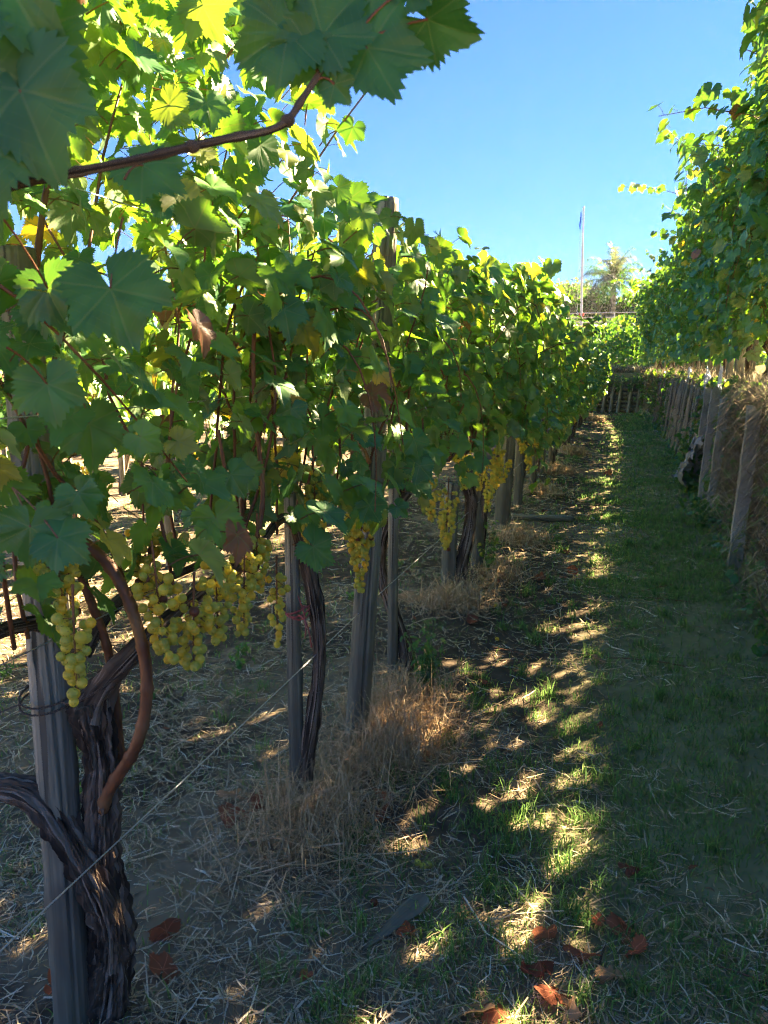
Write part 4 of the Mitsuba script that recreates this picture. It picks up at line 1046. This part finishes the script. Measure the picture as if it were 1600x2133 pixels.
# weeds
def weed(name, label, x, y, h, n, seed, size, spread=.07, tints=(0, 1, 2), leaflets=9, z=None, fine=False):
    g = R(seed)
    key = thing(name, label, 'weed')
    z0 = gz(x, y) if z is None else z
    st, items = Acc(), []
    for k in range(n):
        e = np.array([x + g.normal(0, spread), y + g.normal(0, spread), z0 + h * g.uniform(.55, 1.05)])
        p = spline([(x + g.normal(0, .015), y + g.normal(0, .015), z0 - .01), (np.array([x, y, z0]) + e) / 2 + g.normal(0, .012, 3), e], 8)
        st.add(*tube(p, [.0026, .0012], 4, cap=False))
        for q in range(leaflets):
            pos = p[min(7, 1 + int(g.uniform(0, 7)))] + g.normal(0, .006, 3)
            items.append((2, int(g.integers(8)), int(g.choice(tints)), leaf_matrix(pos, g.uniform(0, 2 * PI), g.normal(-.3, .4), g.normal(0, .5), size * g.uniform(.6, 1.3)) @ (np.diag([1, .22, 1, 1]) if fine else np.eye(4))))
    part(key, 'stems', st.ply('grass_material'))
    part(key, 'foliage', leaf_merge(items), kind='stuff')
weed('feathery_weed', 'small dark green feathery weed right of the thin split stake', -.775, 3.12, .33, 16, 1, .020, .035, (0, 0, 1), 26, fine=True)
weed('bindweed', 'pale green bindweed climbing beside the slim stake in the straw', -.84, 5.22, .38, 8, 2, .022, .05, (2, 2, 4), 8)
for k, (x, y, h, n, s, sp, lab) in enumerate([(.86, 10.2, .75, 46, .036, .14, 'green bramble bush on the bank under the knotted white scrap'), (.78, 9.5, .35, 26, .034, .14, 'low bramble at the foot of the bank below the grey sheet'), (.80, 7.5, .28, 22, .03, .14, 'small green weed clump at the foot of the bank near the hanging grass'),
                                           (.90, 17.2, 1.0, 44, .045, .13, 'tall green bush growing down the far bank'), (.74, 20.8, 1.0, 44, .045, .12, 'green bush where the bank meets the end wall'), (.56, 23.6, .8, 40, .045, .10, 'creeper covering the right end of the log wall'),
                                           (.95, 6.3, .5, 14, .03, .08, 'ivy sprays on the tall concrete post')]):
    weed('bramble_bush', lab, x, y, h, n, 60 + k, s, sp, (0, 0, 1), 10, z=0.0 if y < 24 else None)
for k, x in enumerate((-1.0, -.6, -.25, .1, .4)):
    weed('creeper', f'creeper hanging over the log wall, {ORD[k]} from the left', x, 24.60, .55, 15, 80 + k, .04, .13, (0, 0, 1, 3), 8, z=.62)
g = R(77)
for k in range(9):
    x, y = g.uniform(-3.5, -1.3), g.uniform(1.7, 4.5)
    weed('clover', f'{ORD[k]} little green weed from the front in the strip behind the left row', x, y, .06, 8, 200 + k, .014, .03, (1, 2), 5)

# fallen brown leaves
def dry_leaf(label, x, y, s, seed, tint, curl=.7, tiltx=None, z=.0, group=None, bunch=None):
    g = R(seed)
    v, f, uv = leaf_mesh(900 + seed, 0, tint, droop=0, petiole=False, curl=curl)
    a, k = g.uniform(0, PI), curl * g.uniform(1.6, 3.0)
    c_, s_ = math.cos(a), math.sin(a)
    w_, l_ = -v[:, 0] * s_ + v[:, 1] * c_, v[:, 0] * c_ + v[:, 1] * s_
    rad_ = 1 / k + v[:, 2] * .5
    w_, z_ = np.sin(k * w_) * rad_, (1 - np.cos(k * w_)) * rad_ + v[:, 2] * .4 + .25 * l_ * l_ * curl
    v = np.stack([l_ * c_ - w_ * s_, l_ * s_ + w_ * c_, z_], 1)
    v[:, 2] -= np.quantile(v[:, 2], .12)
    m = leaf_matrix((x, y, gz(x, y) + .018 + z), g.uniform(0, 2 * PI), g.normal(0, .25), g.normal(0, .3) + (PI if g.uniform() < .45 else 0), s)
    if m[2, 2] < 0: m[2, 3] += s * float(np.quantile(v[:, 2], .9)) * .8
    key = numbered('fallen_leaf')
    put(key, at_matrix(mikit.ply((v, f), 'dry_leaf_material', smooth=True, uv=uv), m))
    labels[key] = {'label': label, 'category': 'leaf'}
    if group: labels[key]['group'] = group
CL = 'brown leaves lying in the grass at the front'
for k, (x, y, s, t, lab) in enumerate([(.005, 1.925, .026, 3, 'small red curled leaf at the top of the brown leaf group'), (.075, 1.90, .055, 0, 'large arched red-brown leaf with pale veins, right of the small red one'),
        (.10, 1.825, .045, 3, 'long red-brown folded leaf lying right of the leaf group'), (-.115, 1.82, .048, 0, 'brown cupped leaf at the upper left of the leaf group'), (-.04, 1.785, .052, 0, 'crumpled brown leaf in the middle of the leaf group'),
        (-.125, 1.70, .058, 1, 'dark folded brown leaf at the left of the leaf group'), (-.085, 1.63, .056, 1, 'dark rolled leaf below the middle of the leaf group'), (.055, 1.735, .05, 2, 'tan leaf lying flat and apart, right of the dark stem'),
        (-.05, 1.575, .045, 2, 'pale tan leaf at the bottom edge right of centre'), (-.245, 1.535, .055, 2, 'tan leaf cut by the bottom edge near the middle'), (-.20, 1.53, .05, 0, 'red-brown leaf cut by the bottom edge, right of the tan one'),
        (-.47, 1.73, .04, 3, 'rust leaf beside the splintered board'), (-.72, 2.29, .045, 3, 'orange leaf at the right edge of the wide straw tuft'), (-.69, 2.20, .045, 0, 'pinkish brown leaf just below the orange one'),
        (-1.19, 2.12, .06, 2, 'pale pink-brown leaf pile top behind the row, left of the dark stake'), (-1.13, 2.02, .06, 0, 'large crumpled leaf leaning in the straw left of the dark stake'), (-1.08, 2.06, .05, 1, 'dark curled leaf beside the large crumpled one'),
        (-1.04, 1.48, .05, 1, 'dark brown leaf right of the nearest trunk foot'), (-.99, 1.38, .05, 0, 'rust leaf near the bottom left, below the dark one'), (-.05, 3.81, .045, 2, 'pale curled leaf alone in the middle of the lane'),
        (.09, 2.16, .035, 1, 'dark small leaf alone in the grass right of centre'), (-.66, 1.49, .018, 3, 'tiny orange leaf in the sun spot at the bottom'), (-.31, 5.6, .08, 3, 'red twig of leaves at the sunny lane edge'),
        (-.48, 5.22, .07, 0, 'brown leaf strip in the sun right of the slim stake'), (-.76, 4.16, .06, 1, 'dark red leaf in front of the bright straw tuft'), (-.18, 10.8, .08, 3, 'red leaf far up the lane'), (-1.21, 1.27, .05, 3, 'rust leaf at the bottom left corner'),
        (-1.24, 4.48, .09, 2, 'pale brown leaf heap behind the thin split stake'), (-.62, 2.9, .04, 2, 'tan leaf in the shade right of the tall post'), (-.55, 3.35, .04, 0, 'brown leaf beside the feathery weed')]):
    dry_leaf(lab, x, y, s * 1.25, k, t, curl=.55 + .4 * (k % 3) / 2)
def spot_label(what, k, x, y):
    side = 'behind the left row' if x < -1.2 else 'under the left row' if x < -.7 else 'left in the lane' if x < -.15 else 'in the green of the lane'
    dist = 'beside the camera' if y < 2 else 'before the tall leaning post' if y < 2.7 else 'level with the split stake' if y < 3.8 else 'level with the stub trunk' if y < 5.5 else 'level with the stout pale post'
    tone = ['rust', 'dark brown', 'tan', 'reddish', 'brown'][k % 5]
    return f'{tone} {what} {side}, {dist}'
g = R(78)
for k in range(30):
    x, y = g.uniform(-2.6, .5), g.uniform(1.5, 8)
    if spot_label('small dry leaf', k, x, y) in {d.get('label') for d in labels.values()}: continue
    dry_leaf(spot_label('small dry leaf', k, x, y), x, y, g.uniform(.016, .04), 100 + k, (3, 1, 2, 0, 0)[k % 5], curl=g.uniform(.4, .9), group='small dry leaves scattered on the floor')

# fallen grapes
for x, y, tint, lab in [(-.52, 2.01, 0, 'left of three pale grapes on the dark soil'), (-.50, 2.00, 1, 'middle of three pale grapes on the dark soil'), (-.487, 2.015, 0, 'right of three pale grapes on the dark soil'),
                  (-.59, 1.80, 3, 'brownish grape on the soil left of the splintered board'), (-.69, 4.5, 1, 'yellow grape on the straw before the bright tuft'), (-.59, 3.95, 2, 'yellow grape on bare soil nearer than the other single one')]:
    m = np.eye(4); m[:3, :3] *= .0105; m[:3, 3] = (x, y, gz(x, y) + .011)
    key = numbered('fallen_grape'); put(key, at_matrix(BERRY_PLY[(2, tint)], m)); labels[key] = {'label': lab, 'category': 'grape'}

# splintered board, sticks, pole
p0, p1 = np.array([-.565, 1.63, .0]), np.array([-.455, 1.845, .0]); p0[2], p1[2] = gz(*p0[:2]) + .012, gz(*p1[:2]) + .03
n = 30; ax = np.linspace(p0, p1, n); d = unit(p1 - p0); s = unit(np.cross(d, [0, 0, 1])); up = np.cross(s, d)
wv = .030 * np.interp(np.linspace(0, 1, n), [0, .25, .7, .93, 1], [.04, .45, .95, 1, .55]) * (.9 + .2 * meshkit.noise(np.c_[np.linspace(0, 9, n), np.zeros(n), np.zeros(n)], 4))
pts = []
for k in range(n):
    for a, c in ((-1, 0), (-.5, .006), (0, .0075), (.5, .0055), (1, 0), (0, -.006)):
        pts.append(ax[k] + s * a * wv[k] + up * (c + .003 * (meshkit.noise(np.array([k * .4, a * 4, 0]), 2) - .5)))
i, j = np.meshgrid(np.arange(n - 1), np.arange(6), indexing='ij')
qd = np.stack([i * 6 + j, i * 6 + (j + 1) % 6, (i + 1) * 6 + (j + 1) % 6, (i + 1) * 6 + j], -1).reshape(-1, 4)
uvb = np.stack([np.tile([0, .05, .1, .15, .2, .3], n), np.repeat(np.linspace(0, .3, n), 6)], 1)
put('wood_board', mikit.ply((np.array(pts), np.vstack([qd[:, :3], qd[:, [0, 2, 3]]])), 'weathered_wood_material', smooth=False, uv=uvb)); labels['wood_board'] = {'label': 'splintered grey board lying on the soil at the front', 'category': 'board'}
def stick(label, pts, r, bsdf, sides=7):
    pts = [(x, y, gz(x, y) + z) for x, y, z in pts]
    t = tube(spline(pts, 24), r, sides, rough=lambda a, s, k: .85 + .3 * meshkit.noise(np.stack([np.cos(a), np.sin(a), s * 30], -1), 3), seed=0)
    key = numbered('fallen_stick'); put(key, mikit.ply(t[:2], bsdf, smooth=True, uv=t[2])); labels[key] = {'label': label, 'category': 'stick'}
stick('pale bare stick lying right of the brown leaf group', [(.075, 1.93, .012), (.13, 1.97, .02), (.19, 2.02, .025), (.24, 2.05, .03)], [.0045, .004, .0035, .003], 'straw_material')
stick('thin dark stem running through the brown leaf group', [(-.02, 1.56, .01), (.0, 1.66, .016), (.02, 1.78, .02), (.03, 1.86, .012)], [.0038, .003, .0025], 'bark_material')
stick('dark fallen pole lying across the lane edge past the stout post', [(-.97, 7.16, .03), (-.7, 7.28, .03), (-.42, 7.42, .035)], [.036, .034, .03], 'weathered_wood_material', 10)
g = R(79)
n_twig = 0
for k in range(16):
    x, y, a, L = g.uniform(-2.2, .6), g.uniform(1.5, 6), g.uniform(0, PI), g.uniform(.08, .2)
    if spot_label('pruned twig', k, x, y) in {d.get('label') for d in labels.values()}: continue
    stick(spot_label('pruned twig', k, x, y), [(x - L * math.cos(a), y - L * math.sin(a), .012), (x, y, .02), (x + L * math.cos(a), y + L * math.sin(a), .012)], [.0028, .0022], 'cane_material', 5)
    labels[f'fallen_stick_{n_twig + 3:03d}']['group'] = 'short twigs on the vineyard floor'
    n_twig += 1
